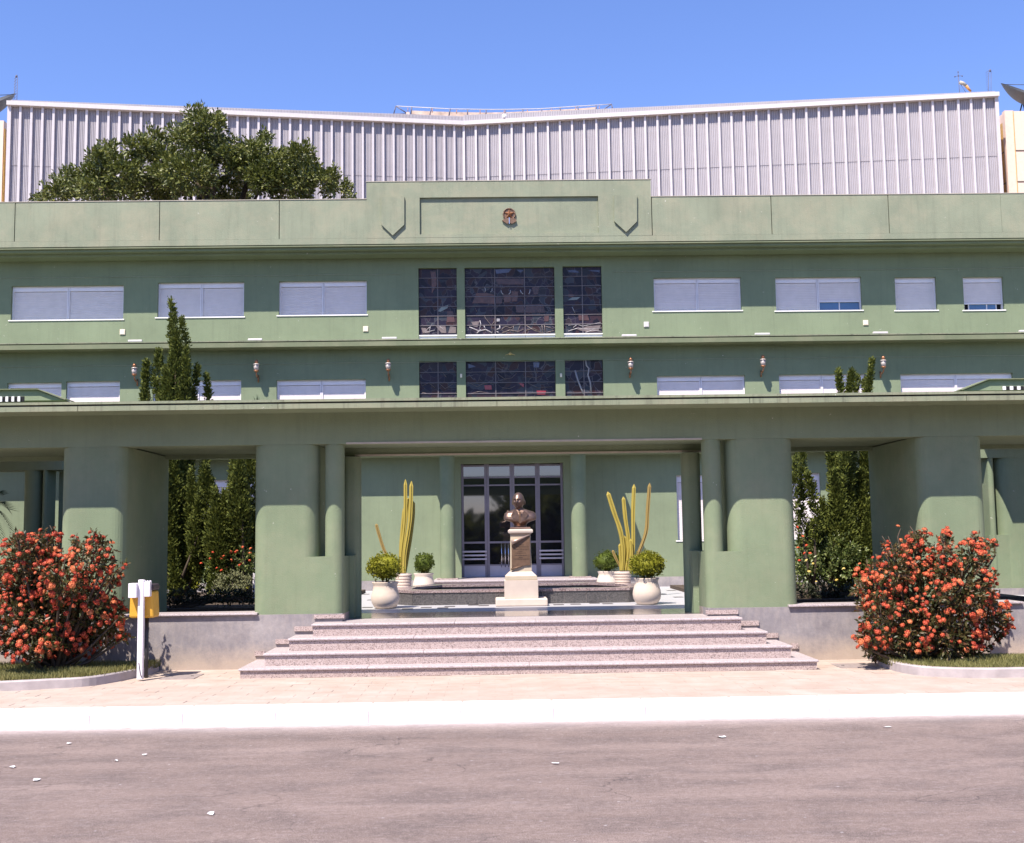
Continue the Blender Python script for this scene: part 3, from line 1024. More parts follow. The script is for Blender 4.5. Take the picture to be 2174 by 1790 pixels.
# ------------------------------------------------------------------ main building
bld = thing('government_building', 'long sage green building with shuttered windows and a stepped parapet behind the portico', 'building', (0.4, Y_W, Z_FLOOR))
BX0, BX1 = -16.0, 16.5
upper = [  # px0, py0, px1, py1, leaves, [open fraction from the bottom per leaf]
    (23.4, 606.7, 262, 678.7, 2, (0, 0)), (334.4, 599.5, 518, 673, 2, (0, 0)), (592, 596.6, 778.6, 668.6, 2, (0, 0)),
    (1388.3, 589.4, 1573.6, 659.5, 2, (0, 0)), (1647, 588.5, 1829.5, 659, 2, (0, .28)), (1901, 588.6, 1988.8, 658.5, 1, (0,)), (2045.7, 588, 2131, 658, 1, (.21,))]
mid = [(14.4, 812.8, 129.7, 880, 1, (0,)), (139.5, 809.5, 254, 880, 1, (0,)), (324, 807.6, 511.7, 880, 2, (0, 0)), (587, 806, 776.4, 878, 2, (0, 0)),
       (1395.5, 797.6, 1582.6, 868, 2, (0, 0)), (1655, 794.8, 1839, 866, 2, (0, 0)), (1913, 793, 2152, 866, 2, (0, 0))]
low = [(432, 1019, 556, 1156, 2, (0, 0)), (662, 1016, 739, 1154, 1, (0,)), (1437.5, 1009, 1500, 1147, 1, (0,)), (1616, 1005, 1744, 1143, 2, (0, 0))]
up_st = [(888.5, 568.8, 970, 722, 2, 7), (987, 567.5, 1178, 721, 3, 7), (1195.5, 565, 1278.4, 719.5, 2, 7)]
lo_st = [(890, 767, 970, 880, 2, 5), (989, 765.5, 1180, 880, 3, 5), (1200, 763.5, 1281.3, 880, 2, 5)]
holes = [rect(*w[:4], Y_W) for w in upper + mid + low + up_st + lo_st]
# entrance recess hole
Z_PORCH = 1.06
door_x0, door_x1 = at(979, 1100, Y_W).x, at(1198, 1100, Y_W).x
door_z1 = zc(985, Y_W + .35)
holes.append((door_x0, door_x1, Z_PORCH, door_z1))
wall_holes(BX0, BX1, Z_FLOOR, zc(505, Y_W - .7) + .1, Y_W, 0.14, holes).build('wall', M_wall, bld)
MB().box(BX0, BX1, Y_W + .36, Y_W + 6, Z_FLOOR, 8.9).build('core', M_void, bld)
Z_BASE = zc(1229, Y_W)
for a, b_ in ((BX0, at(915, 1235, Y_W).x), (at(1262, 1235, Y_W).x, BX1)):
    MB().box(a, b_, Y_W - .03, Y_W - .001, Z_FLOOR, Z_BASE).build('baseboard', M_plinth, bld)


def shutter_window(px, leaves, opens, label=None):
    x0, x1, z0, z1 = px
    w = x1 - x0
    f = .035
    root = MB()
    yf = Y_W + .075
    # outer frame is the window's own mesh
    root.box(x0 + .001, x0 + f, yf, yf + .06, z0 + .001, z1 - .001)
    root.box(x1 - f, x1 - .001, yf, yf + .06, z0 + .001, z1 - .001)
    root.box(x0 + f, x1 - f, yf, yf + .06, z1 - f * .6, z1 - .001)
    ml = []
    for k in range(1, leaves):
        xm = x0 + w * k / leaves
        root.box(xm - f * .8, xm - .004, yf - .004, yf + .058, z0 + .001, z1 - f * .6)
        root.box(xm + .004, xm + f * .8, yf - .004, yf + .058, z0 + .001, z1 - f * .6)
        ml.append(xm)
    o = root.build('window', M_alu, bld)
    edges = [x0] + ml + [x1]
    hb = (z1 - z0) * .15 if z1 - z0 < 1 else .16
    for k in range(leaves):
        a, b_ = edges[k] + f * .85, edges[k + 1] - f * .85
        # roller box
        MB().bbox(a, b_, yf + .002, yf + .06, z1 - hb, z1 - f * .6 - .002, .006).build('shutter_box', M_alu, o)
        zlo = z0 + .004 + (z1 - z0) * opens[k]
        n = max(6, int((z1 - hb - zlo) / .040))
        sb = MB()
        p = (z1 - hb - .008 - zlo) / n
        for q in range(n):
            zz = zlo + p * q
            yy = yf + .022
            sb.add([(a, yy + .004, zz), (b_, yy + .004, zz), (b_, yy, zz + p * .2), (a, yy, zz + p * .2), (b_, yy, zz + p * .85), (a, yy, zz + p * .85), (b_, yy + .004, zz + p), (a, yy + .004, zz + p)],
                   [(0, 1, 2, 3), (3, 2, 4, 5), (5, 4, 6, 7)])
        sb.build('shutter', M_shut, o)
        if opens[k]:
            MB().box(a, b_, yf + .005, yf + .03, zlo - .02, zlo + .012).build('bottom_rail', M_alu, o)
            mids = [a, (a + b_) / 2, b_] if leaves > 1 else [a + .12, a + .55, b_ - .12]
            for q in range(2):
                MB().box(mids[q] + .008, mids[q + 1] - .008, yf + .046, yf + .052, z0 + .012, zlo - .02).build('pane', M_glassbl, o)
            for q in mids[1:2] if leaves > 1 else mids:
                MB().box(q - .012, q + .012, yf + .036, yf + .06, z0 + .01, zlo - .02).build('sash_bar', M_alu, o)
            MB().box(a, b_, yf + .036, yf + .06, z0 + .001, z0 + .012).build('sash_bar', M_alu, o)
            MB().box(a, b_, yf + .062, yf + .066, z0, zlo).build('dark_room', M_void, o)
    MB().bbox(x0 - .05, x1 + .03, Y_W - .02, Y_W + .05, z0 - .03, z0 - .001, .006).build('sill', M_sill, o)
    return o


for w in upper + mid + low:
    shutter_window(rect(*w[:4], Y_W), w[4], w[5])


# --- stained glass
def stained_window(spec, sill_px=None):
    x0, x1, z0, z1 = rect(*spec[:4], Y_W)
    cols, rows = spec[4], spec[5]
    o = MB().box(x0 + .001, x1 - .001, Y_W + .11, Y_W + .132, z0 + .001, z1 - .001).build('stained_glass_window', M_void, bld)
    zg0 = z0
    if sill_px:
        zg0 = at((spec[0] + spec[2]) / 2, sill_px, Y_W).z
        MB().box(x0 + .002, x1 - .002, Y_W + .02, Y_W + .10, zg0 - .03, zg0 - .002).build('sill', M_sill, o)
        xs_ = [x0 + (x1 - x0) * k / (3 if cols == 3 else 1) for k in range((3 if cols == 3 else 1) + 1)]
        for a, b_ in zip(xs_[:-1], xs_[1:]):
            MB().box(a + .004, b_ - .004, Y_W + .045, Y_W + .10, z0 + .003, zg0 - .032).build('apron', M_white, o)
    xs_ = [x0 + (x1 - x0) * k / cols for k in range(cols + 1)]
    zs_ = [zg0 + (z1 - zg0) * k / rows for k in range(rows + 1)]
    for j in range(rows):
        for i in range(cols):
            dy = rnd.uniform(-.002, .002)
            MB().box(xs_[i] + .008, xs_[i + 1] - .008, Y_W + .085 + dy, Y_W + .095 + dy, zs_[j] + .008, zs_[j + 1] - .008).build('pane', M_stain, o)
    for q in xs_[1:-1]:
        MB().box(q - .009, q + .009, Y_W + .068, Y_W + .10, zg0, z1 - .002).build('mullion', M_lead, o)
    for q in zs_[1:-1]:
        MB().box(x0 + .002, x1 - .002, Y_W + .066, Y_W + .098, q - .007, q + .007).build('glazing_bar', M_lead, o)
    return o, (x0, x1, zg0, z1)


def glass_shape(pts, m, name, parent, y=.0):
    """A flat piece of coloured glass in the leaded picture; pts in photo pixels on the facade plane."""
    q = [at(px, py, Y_W + .08) for px, py in pts]
    ar = sum(q[i].x * q[(i + 1) % len(q)].z - q[(i + 1) % len(q)].x * q[i].z for i in range(len(q)))
    if ar < 0:
        q = q[::-1]
    pp = [(v.x, v.z) for v in q]
    MB().slab(pp, Y_W + .074 + y, Y_W + .083 + y).build(name, m, parent)


def glass_line(pts, rad, m, name, parent):
    MB().tube([at(px, py, Y_W + .078) for px, py in pts], rad, 5).build(name, m, parent)


def R2(x, y):     # enlarged view -> photo pixels
    return 870 + x / 4.905, 550 + y / 4.905


sw = [stained_window(s_, sp) for s_, sp in zip(up_st, (710.5, 709, 707))]
big = sw[1][0]
for poly, m in (
        ([(690, 360), (790, 350), (880, 375), (885, 470), (800, 462), (650, 462)], M_cow),
        ([(895, 205), (1190, 205), (1190, 265), (1040, 268), (905, 262)], M_cow2),
        ([(970, 370), (1060, 370), (1050, 450), (985, 455)], M_cow),
        ([(1060, 335), (1130, 340), (1120, 440), (1060, 445)], M_cow),
        ([(900, 395), (965, 400), (960, 465), (895, 465)], M_cow2),
        ([(1210, 475), (1390, 470), (1410, 560), (1205, 560)], M_cow2),
        ([(1100, 480), (1190, 475), (1190, 560), (1110, 558)], M_cow2),
        ([(1400, 575), (1450, 580), (1445, 650), (1400, 650)], M_cow2),
        ([(1270, 285), (1350, 290), (1330, 370), (1290, 372)], M_cow2),
        ([(890, 110), (1060, 100), (1030, 140), (900, 155)], M_skyg),
        ([(1110, 110), (1190, 115), (1150, 145)], M_skyg),
        ([(640, 655), (725, 648), (705, 710), (665, 705)], M_branch2),
        ([(905, 620), (938, 622), (935, 650), (905, 650)], M_branch)):
    glass_shape([R2(*p) for p in poly], m, 'glass_piece', big)
for ln, rd in (([(950, 328), (955, 350), (972, 368)], .010), ([(1048, 325), (1048, 348), (1030, 368)], .010), ([(1150, 322), (1160, 348), (1180, 366)], .010),
               ([(1252, 318), (1250, 345), (1238, 365)], .010), ([(858, 305), (855, 330), (838, 345)], .008), ([(775, 290), (788, 315), (785, 340)], .008)):
    glass_line([R2(*p) for p in ln], rd, M_horn, 'horn', big)
for ln, rd in (([(620, 710), (660, 725), (720, 750), (790, 735), (860, 770)], .014), ([(720, 750), (740, 680), (730, 640)], .011), ([(790, 735), (770, 690)], .011), ([(700, 770), (740, 735)], .014),
               ([(860, 765), (850, 690), (790, 620), (770, 575)], .007), ([(850, 690), (880, 650)], .006), ([(905, 735), (940, 720), (935, 690)], .016), ([(905, 755), (925, 765)], .012),
               ([(950, 740), (1000, 700), (1050, 720), (1090, 690)], .008), ([(960, 770), (1040, 740), (1130, 755), (1190, 730)], .009), ([(1210, 690), (1290, 740), (1370, 765)], .008),
               ([(1210, 745), (1280, 720), (1340, 745)], .008), ([(1375, 680), (1385, 765)], .009), ([(1400, 680), (1410, 765)], .009), ([(1410, 700), (1500, 730)], .007), ([(1420, 765), (1505, 745)], .007),
               ([(680, 510), (700, 555)], .006), ([(1360, 505), (1355, 555)], .006), ([(1460, 500), (1465, 545)], .006), ([(1080, 690), (1075, 765)], .006), ([(1150, 690), (1120, 765)], .006)):
    glass_line([R2(*p) for p in ln], rd, M_branch if rd > .009 else M_branch2, 'branch', big)
lw = sw[0][0]
for poly, m in (([(215, 130), (270, 130), (280, 270), (230, 360), (225, 200)], M_cow), ([(290, 545), (330, 500), (400, 478), (395, 510), (320, 550)], M_bird), ([(390, 540), (450, 545), (470, 660), (385, 660)], M_cow2),
                ([(270, 700), (370, 690), (380, 770), (330, 770)], M_branch2), ([(120, 715), (165, 720), (200, 770), (135, 770)], M_branch2), ([(420, 700), (480, 710), (480, 770), (400, 772)], M_branch2)):
    glass_shape([R2(*p) for p in poly], m, 'glass_piece', lw)
for ln in ([(150, 760), (230, 690)], [(160, 765), (260, 740)], [(200, 770), (215, 700)], [(300, 690), (370, 750)]):
    glass_line([R2(*p) for p in ln], .007, M_branch, 'branch', lw)
rw = sw[2][0]
for poly, m in (([(1650, 365), (1720, 370), (1700, 400), (1655, 395)], M_cow), ([(1645, 430), (1690, 400), (1780, 395), (1740, 425)], M_bird), ([(1755, 570), (1850, 575), (1870, 640), (1760, 640)], M_cow2),
                ([(1640, 120), (1720, 110), (1770, 145), (1660, 140)], M_skyg), ([(1850, 120), (1980, 115), (1975, 140)], M_skyg), ([(1740, 735), (1850, 700), (1990, 690), (1960, 750), (1850, 760)], M_branch2)):
    glass_shape([R2(*p) for p in poly], m, 'glass_piece', rw)
for ln in ([(1650, 690), (1740, 680), (1800, 700), (1990, 660)], [(1650, 750), (1750, 720), (1860, 730), (2000, 720)], [(1700, 715), (1740, 685)], [(1830, 765), (1900, 740), (2000, 755)], [(1690, 500), (1720, 560)]):
    glass_line([R2(*p) for p in ln], .009, M_branch, 'branch', rw)
sl = [stained_window(s_) for s_ in lo_st]
for poly, m in (([(775, 1315), (850, 1315), (855, 1360), (785, 1360)], M_redg), ([(1285, 1075), (1350, 1078), (1345, 1130), (1290, 1130)], M_skyg), ([(1130, 1290), (1190, 1300), (1185, 1340)], M_redg), ([(1320, 1370), (1420, 1372), (1410, 1410), (1325, 1410)], M_redg), ([(610, 1090), (690, 1120), (610, 1140)], M_skyg)):
    glass_shape([R2(*p) for p in poly], m, 'glass_piece', sl[1][0])
for ln in ([(910, 1080), (960, 1130), (1015, 1140), (1020, 1090)], [(1120, 1140), (1135, 1095)], [(920, 1200), (990, 1250), (1060, 1240), (1110, 1190)], [(600, 1280), (700, 1330), (760, 1300), (860, 1280)], [(640, 1400), (720, 1380), (840, 1400)], [(1220, 1220), (1320, 1240), (1400, 1200)], [(1230, 1290), (1330, 1340), (1480, 1330)], [(1330, 1190), (1310, 1100)], [(960, 1340), (1040, 1350), (1100, 1320)]):
    glass_line([R2(*p) for p in ln], .006, M_branch2, 'branch', sl[1][0])
for ln, m in (([(1830, 1050), (1840, 1110), (1865, 1140), (1855, 1210), (1880, 1290), (1890, 1400)], M_branch), ([(1720, 1160), (1750, 1260), (1780, 1340), (1810, 1405)], M_branch)):
    glass_line([R2(*p) for p in ln], .02, m, 'branch', sl[2][0])
for ln in ([(130, 1320), (200, 1290), (260, 1340)], [(310, 1300), (370, 1350), (450, 1300)], [(340, 1180), (380, 1230)], [(130, 1390), (220, 1410)]):
    glass_line([R2(*p) for p in ln], .006, M_branch2, 'branch', sl[0][0])

# --- ledges, cornice, parapet
def ledge(z0, z1, o, name, m, lip=.03):
    MB().box(BX0, BX1, Y_W - o, Y_W - .002, z0, z1).build(name, m, bld)
    return z0


Yl = Y_W - .47
Zl0, Zl1 = zc(731, Yl), zc(719.5, Yl)
MB().box(BX0, BX1, Yl - .012, Y_W - .003, Zl1, Zl1 + .028).build('ledge', M_fascia, bld)
MB().box(BX0, BX1, Yl + .035, Y_W - .004, Zl1 - .02, Zl1 - .001).build('ledge', M_groove, bld)
MB().box(BX0, BX1, Yl, Y_W - .002, Zl0, Zl1 - .021).build('ledge', M_ledge, bld)
# hidden ledge over the ground floor
MB().box(BX0, BX1, Y_W - .48, Y_W - .002, 3.84, 4.06).build('ledge', M_wall, bld)
# cornice and parapet
Yp = Y_W - .72
Zp0 = zc(518.5, Yp)
ZPW = zc(420.5, Yp)
ZPC = zc(384, Yp)
cxa, cxb = at(778, 400, Yp).x, at(1381.5, 400, Yp).x
MB().box(BX0, BX1, Yp + .02, Yp + .3, Zp0 + .012, Zp0 + .035).build('cornice', M_groove, bld)
MB().box(BX0, BX1, Yp - .012, Yp + .3, Zp0 - .016, Zp0 + .011).build('cornice', M_ledge, bld)
MB().box(BX0, BX1, Yp + .06, Y_W - .002, Zp0 - .07, Zp0 - .017).build('cornice', M_wall, bld)
MB().box(BX0, BX1, Yp + .25, Y_W - .003, Zp0 - .13, Zp0 - .071).build('cornice', M_wall, bld)
# panel grooves: the parapet is made of slabs with a recessed back
gro = [(31.7, 0), (338.7, 0), (592.8, 0)]
groR = [(1383.5, 0), (1638, 0), (1887, 0), (2126, 1)]
zg = zc(503, Yp)
MB().box(BX0, BX1, Yp, Y_W + .3, Zp0 + .036, zg).build('parapet', M_par, bld)
MB().box(BX0, cxa, Yp + .07, Y_W + .3, zg + .001, ZPW - .001).build('parapet', M_groove, bld)
MB().box(cxb, BX1, Yp + .07, Y_W + .3, zg + .001, ZPW - .001).build('parapet', M_groove, bld)


def par_slabs(pxs, xa, xb):
    cuts = [xa] + [at(p, 460, Yp).x for p, _ in pxs] + [xb]
    gw = [0] + [(.009 if not f else .003) for _, f in pxs] + [0]
    for i in range(len(cuts) - 1):
        a, b_ = cuts[i] + gw[i], cuts[i + 1] - gw[i + 1]
        MB().box(a, b_, Yp + rnd.uniform(-.002, .002), Yp + .069, zg + .002, ZPW).build('parapet_panel', M_par, bld)


par_slabs(gro, BX0, cxa - .001)
par_slabs(groR[1:], cxb + .02, BX1)
for a, b_ in ((BX0, cxa - .002), (cxb + .002, BX1)):
    MB().box(a, b_, Yp - .012, Y_W + .3, ZPW + .001, ZPW + .016).build('coping', M_trim_bounce, bld)
# centre block with a recessed field
fx0, fx1, fz0, fz1 = rect(891, 418, 1270.5, 496, Yp)
cb = MB()
cb.box(cxa, fx0, Yp - .003, Y_W + .3, zg + .002, ZPC)
cb.box(fx1, cxb, Yp - .003, Y_W + .3, zg + .002, ZPC)
cb.box(fx0, fx1, Yp - .003, Y_W + .3, fz1, ZPC)
cb.box(fx0, fx1, Yp - .003, Y_W + .3, zg + .002, fz0)
cb.build('parapet', M_par, bld)
MB().box(fx0 + .001, fx1 - .001, Yp + .055, Y_W + .3, fz0 + .001, fz1 - .001).build('parapet_panel', M_par, bld)
MB().box(cxa - .012, cxb + .012, Yp - .014, Y_W + .31, ZPC + .001, ZPC + .014).build('coping', M_trim_bounce, bld)
for a, t, c_, s_, tx, tz in ((810, 419, 858.6, 478, 834, 501), (1303.6, 415.7, 1352, 471, 1329, 494)):
    p = [at(a, t, Yp), at(a, s_, Yp), at(tx, tz, Yp), at(c_, s_, Yp), at(c_, t, Yp)]
    p[4].z = p[0].z
    MB().slab([(v.x, v.z) for v in p], Yp - .055, Yp - .004).build('pendant_ornament', M_par, bld)

# --- entrance: recess, door, columns, porch canopy, porch step
yd = Y_W + .35
MB().add([(door_x0, Y_W + .14, Z_PORCH), (door_x0, yd, Z_PORCH), (door_x0, yd, door_z1), (door_x0, Y_W + .14, door_z1),
          (door_x1, Y_W + .14, Z_PORCH), (door_x1, yd, Z_PORCH), (door_x1, yd, door_z1), (door_x1, Y_W + .14, door_z1)],
         [(0, 1, 2, 3), (4, 7, 6, 5), (3, 2, 6, 7)]).build('door_reveal', M_wall, bld)
dx0, dx1 = door_x0 + .001, door_x1 - .001
door = MB().box(dx0, dx1, yd - .002, yd + .004, Z_PORCH, door_z1).build('entrance_door', M_void, bld)
zr = [at(1088, p, yd - .04).z for p in (1222, 1200, 1180, 1152, 1029, 1015, 985)]
zr[0] = Z_PORCH
nl = 4
fw = .055
for k in range(nl):
    a = dx0 + (dx1 - dx0) * k / nl
    b_ = dx0 + (dx1 - dx0) * (k + 1) / nl
    fr = MB()
    fr.box(a + .002, a + fw, yd - .06, yd - .003, Z_PORCH + .005, door_z1 - .002)
    fr.box(b_ - fw, b_ - .002, yd - .06, yd - .003, Z_PORCH + .005, door_z1 - .002)
    for z_, h in ((door_z1 - .04, .038), (zc(1013.5, yd), .035), (zc(1030, yd), .035), (zc(1151, yd), .045), (zc(1199, yd), .03)):
        fr.box(a + fw, b_ - fw, yd - .058, yd - .004, z_ - h / 2, z_ + h / 2)
    fr.build('leaf_frame', M_lilac, door)
    MB().box(a + fw, b_ - fw, yd - .05, yd - .006, Z_PORCH + .006, zc(1199, yd) - .016).build('kick_plate', M_lilac2, door)
    ed = [zc(1199, yd) + .016, zc(1151, yd) - .024, None, zc(1151, yd) + .024, zc(1030, yd) - .018, None, zc(1030, yd) + .018, zc(1013.5, yd) - .018, None, zc(1013.5, yd) + .018, door_z1 - .06]
    for z0, z1 in ((ed[0], ed[1]), (ed[3], ed[4]), (ed[6], ed[7]), (ed[9], ed[10])):
        MB().box(a + fw - .004, b_ - fw + .004, yd - .03, yd - .022, z0 - .002, z1 + .002).build('pane', M_doorglass, door)
    if k in (0, 3):
        for py in (1170, 1178, 1186):
            z_ = zc(py, yd)
            MB().bbox(a + .015, b_ - .015, yd - .085, yd - .062, z_ - .02, z_ + .02, .006).build('push_bar', M_lilac2, door)
for px in (1065, 1072.5, 1079.5):
    x_ = at(px, 1180, yd).x
    MB().tube([(x_, yd - .12, zc(1153, yd)), (x_, yd - .12, zc(1204, yd))], .013, 8).build('pull_handle', M_chrome, door)
# porch canopy and columns
pcx0, pcx1 = at(894, 950, Y_W).x, at(1283, 950, Y_W).x
MB().box(pcx0, pcx1, 25.5, Y_W - .482, 4.02, 4.3).build('porch_canopy', M_wall, bld)
for a, b_ in ((933.5, 966), (1214.5, 1248)):
    x0, x1 = at(a, 1140, 26.2).x, at(b_, 1140, 26.2).x
    r = (x1 - x0) / 2
    MB().prism(circle((x0 + x1) / 2, 26.2 + r, r, 36), Z_PORCH + .03, 4.02, True).build('column', M_pier, bld)
    MB().box(x0 - .06, x1 + .06, 26.14, 26.26 + 2 * r, Z_PORCH + .003, Z_PORCH + .029).build('column_base', M_gran, bld)
stx0, stx1 = at(918, 1230, 25.6).x, at(1271, 1230, 25.6).x
MB().box(stx0 + .03, stx1 - .03, 25.63, Y_W + .345, Z_FLOOR + .001, Z_PORCH - .035).build('porch_step', M_gran, bld)
MB().bbox(stx0, stx1, 25.6, Y_W + .345, Z_PORCH - .034, Z_PORCH + .001, .008).build('porch_tread', M_tread, bld)

# --- emblem on the parapet
ec = at(1081, 456, Yp + .055)
em = thing('bronze_emblem', 'small bronze emblem with a raised star in a wreath on the parapet centre', 'emblem', (ec.x, Yp + .04, ec.z))
ye = Yp + .054
sc_ = 80 / 1736 * 26.5 / 2500            # metres per enlarged pixel


def EP(x, y):
    return (ec.x + (x - 880) * sc_, ec.z - (y - 760) * sc_)


MB().slab([EP(880 + 270 * math.cos(a), 760 + 270 * math.sin(a)) for a in [-2 * math.pi * k / 28 for k in range(28)]], ye - .025, ye).build('shield', M_plaque, em)
wr_ = MB()
for k in range(26):
    a = 2 * math.pi * k / 26
    p = EP(880 + 275 * math.cos(a), 760 + 280 * math.sin(a))
    wr_.lathe([(0, p[1] - .018), (.014, p[1] - .012), (.02, p[1]), (.014, p[1] + .012), (0, p[1] + .018)], p[0], ye - .03, 7)
wr_.build('wreath', M_bronze, em)
stv, stf = [], []
for k in range(10):
    rr = 265 if k % 2 == 0 else 112
    a = -math.pi / 2 + k * math.pi / 5
    p = EP(880 + rr * math.cos(a), 750 + rr * math.sin(a))
    stv.append((p[0], ye - .03, p[1]))
p = EP(880, 750)
stv.append((p[0], ye - .09, p[1]))
stf = [(k, (k + 1) % 10, 10) for k in range(10)]
MB().add(stv, stf).build('star', M_lantern, em)
MB().slab([EP(*q) for q in ((540, 1050), (790, 1235), (830, 1180), (880, 1120), (930, 1180), (1000, 1225), (1215, 1100), (1190, 980), (1080, 960), (880, 930), (690, 960))], ye - .05, ye - .001).build('ribbon', M_plaque, em)
MB().box(ec.x - .009, ec.x + .009, ye - .065, ye - .045, EP(0, 1235)[1], EP(0, 930)[1]).build('sword', M_chrome, em)

# --- wall fittings (each a thing of its own)
def lantern(px, pyt, pyb, label):
    p = at(px, pyt, Y_W - .28)
    h = (pyb - pyt) / 2500 * 26.9
    t = thing('wall_lantern', label, 'lantern', (p.x, Y_W - .001, p.z - h), 'copper lanterns on the first floor wall')
    x, y_, z = p.x, Y_W - .26, p.z
    MB().lathe([(0, z), (.035, z - .02), (.045, z - .055), (.03, z - .085), (0, z - .09)], x, y_, 10).build('finial', M_lantern, t)
    MB().lathe([(.0, z - .085), (.06, z - .10), (.082, z - .125), (.0, z - .128)], x, y_, 8).build('cap', M_lglass, t)
    MB().lathe([(.0, z - .129), (.066, z - .13), (.055, z - .25), (.0, z - .252)], x, y_, 8).build('glass_body', M_lglass, t)
    MB().lathe([(.0, z - .253), (.062, z - .254), (.05, z - .275), (.022, z - .30), (.0, z - .31)], x, y_, 8).build('base_cup', M_lantern, t)
    MB().tube([(x, y_, z - .30), (x, y_ + .02, z - .36), (x, Y_W - .14, z - .40), (x, Y_W - .02, z - .37)], .016, 7).build('arm', M_lantern, t)
    MB().tube([(x, Y_W - .02, z - .33), (x, Y_W - .03, z - .40), (x, Y_W - .012, z - h)], .016, 7).build('bracket', M_lantern, t)


for px, a, b_, lab in ((285, 771, 817, 'copper wall lantern nearest the tall juniper top, on its outer side'), (544, 763, 809, 'copper wall lantern above the little weed on the canopy'),
                       (824, 761, 806.7, 'copper wall lantern just outside the stained glass, on the juniper side'), (1339, 758, 800, 'copper wall lantern just outside the stained glass, on the far side from the tall juniper'),
                       (1620, 753, 798, 'copper wall lantern between two shuttered windows, second out from the stained glass'), (1875.5, 755, 800, 'copper wall lantern right beside the group of small juniper tips')):
    lantern(px, a, b_, lab)
for x0, x1, yy, lab in ((272, 302, 728, 'white strip light on the ledge, the one nearest the building end over the tall juniper'), (526.5, 557, 725, 'white strip light on the ledge with a dark stain beneath it'),
                        (811, 842.5, 721.6, 'white strip light on the ledge beside the large stained glass, juniper side'), (1320, 1351.5, 716, 'white strip light on the ledge under the small white square box'),
                        (1602.5, 1634.5, 712, 'white strip light on the ledge below the half raised shutter'), (1853.6, 1885, 710.5, 'white strip light on the ledge below the single narrow window'), (2164, 2186, 709.5, 'white strip light on the ledge cut by the photo edge')):
    a, b_ = at(x0, yy, Yl + .06), at(x1, yy, Yl + .06)
    t = thing('strip_light', lab, 'light fitting', ((a.x + b_.x) / 2, Yl + .06, Zl1 + .028), 'strip lights along the ledge')
    MB().bbox(a.x, b_.x, Yl + .03, Yl + .11, Zl1 + .034, Zl1 + .082, .012).build('housing', M_wbar, t)
    for q in (a.x + .04, b_.x - .04):
        MB().box(q - .012, q + .012, Yl + .05, Yl + .09, Zl1 + .0285, Zl1 + .036).build('foot', M_dark, t)
for x0, y0, x1, y1, m, lab in ((254.8, 699.6, 266, 711, M_cream, 'cream square junction box under the outermost wide window above the juniper'), (771, 693, 782, 704.5, M_cream, 'cream square junction box beside the stained glass'),
                               (1366.7, 683.5, 1377.5, 695, M_wbar, 'whitish square junction box on the wall between stained glass and window'), (1832, 680, 1843, 691, M_cream, 'cream square junction box next to the half raised shutter')):
    a0, a1, b0, b1 = rect(x0, y0, x1, y1, Y_W)
    t = thing('junction_box', lab, 'junction box', ((a0 + a1) / 2, Y_W, b0), 'square junction boxes on the facade')
    MB().bbox(a0, a1, Y_W - .022, Y_W - .001, b0, b1, .006).build('housing', m, t)
    MB().box(a0 + .015, a1 - .015, Y_W - .027, Y_W - .021, b0 + .015, b1 - .015).build('cover', m, t)
p = at(1083, 751, Y_W)
t = thing('spot_light', 'tiny brass twin spotlight above the lower stained glass', 'light fitting', (p.x, Y_W, p.z))
MB().lathe([(0, p.z - .04), (.03, p.z - .03), (.036, p.z), (.02, p.z + .03), (0, p.z + .035)], p.x, Y_W - .045, 10).build('housing', M_brass, t)
MB().tube([(p.x - .12, Y_W - .10, p.z - .05), (p.x, Y_W - .05, p.z), (p.x + .12, Y_W - .10, p.z - .05)], [.004, .014, .004], 6).build('arm', M_brass, t)
for px, py in ((979, 798), (1191, 797)):
    a0, a1, b0, b1 = rect(px - 2.2, py - 4, px + 2.2, py + 4, Y_W)
    tag(MB().bbox(a0, a1, Y_W - .025, Y_W - .001, b0, b1, .005).build('wall_sensor', M_cream), 'tiny beige sensor on the pilaster between the lower stained glass panes, ' + ('juniper side' if px < 1000 else 'bust side'), 'sensor')
# thin cables along the facade
cz = zc(767, Y_W)
cb_ = MB()
pts = [(BX0 + k * .8, Y_W - .018, cz + .008 * math.sin(k * 1.7)) for k in range(int((BX1 - BX0) / .8) + 1)]
tag(cb_.tube(pts, .004, 5).build('cable', M_cable), 'thin green cable stapled along the first floor wall above the lanterns', 'cable')
cz2 = zc(580, Y_W)
x2 = at(955, 580, Y_W).x
for xa, xb, lab in ((BX0, at(850, 575, Y_W).x, 'thin cable under the cornice on the juniper side of the stained glass'), (at(1300, 570, Y_W).x, BX1, 'thin cable under the cornice above the half raised shutters')):
    n = int((xb - xa) / .8) + 2
    tag(MB().tube([(xa + (xb - xa) * k / (n - 1), Y_W - .018, cz2 + .008 * math.sin(k * 2.1)) for k in range(n)], .004, 5).build('cable', M_cable), lab, 'cable')

# ------------------------------------------------------------------ auditorium behind
aud = thing('auditorium', 'tall white corrugated hall with vertical fins and a folded front behind the green building', 'hall', (0, 60, 0))
YA = 60.0
pc = at(985, 256, YA)
pl = at(22, 213, 57.2)
pr = at(2113, 194.5, 57.2)
Ztop = pc.z
ZA0 = 4.0
NB = 43


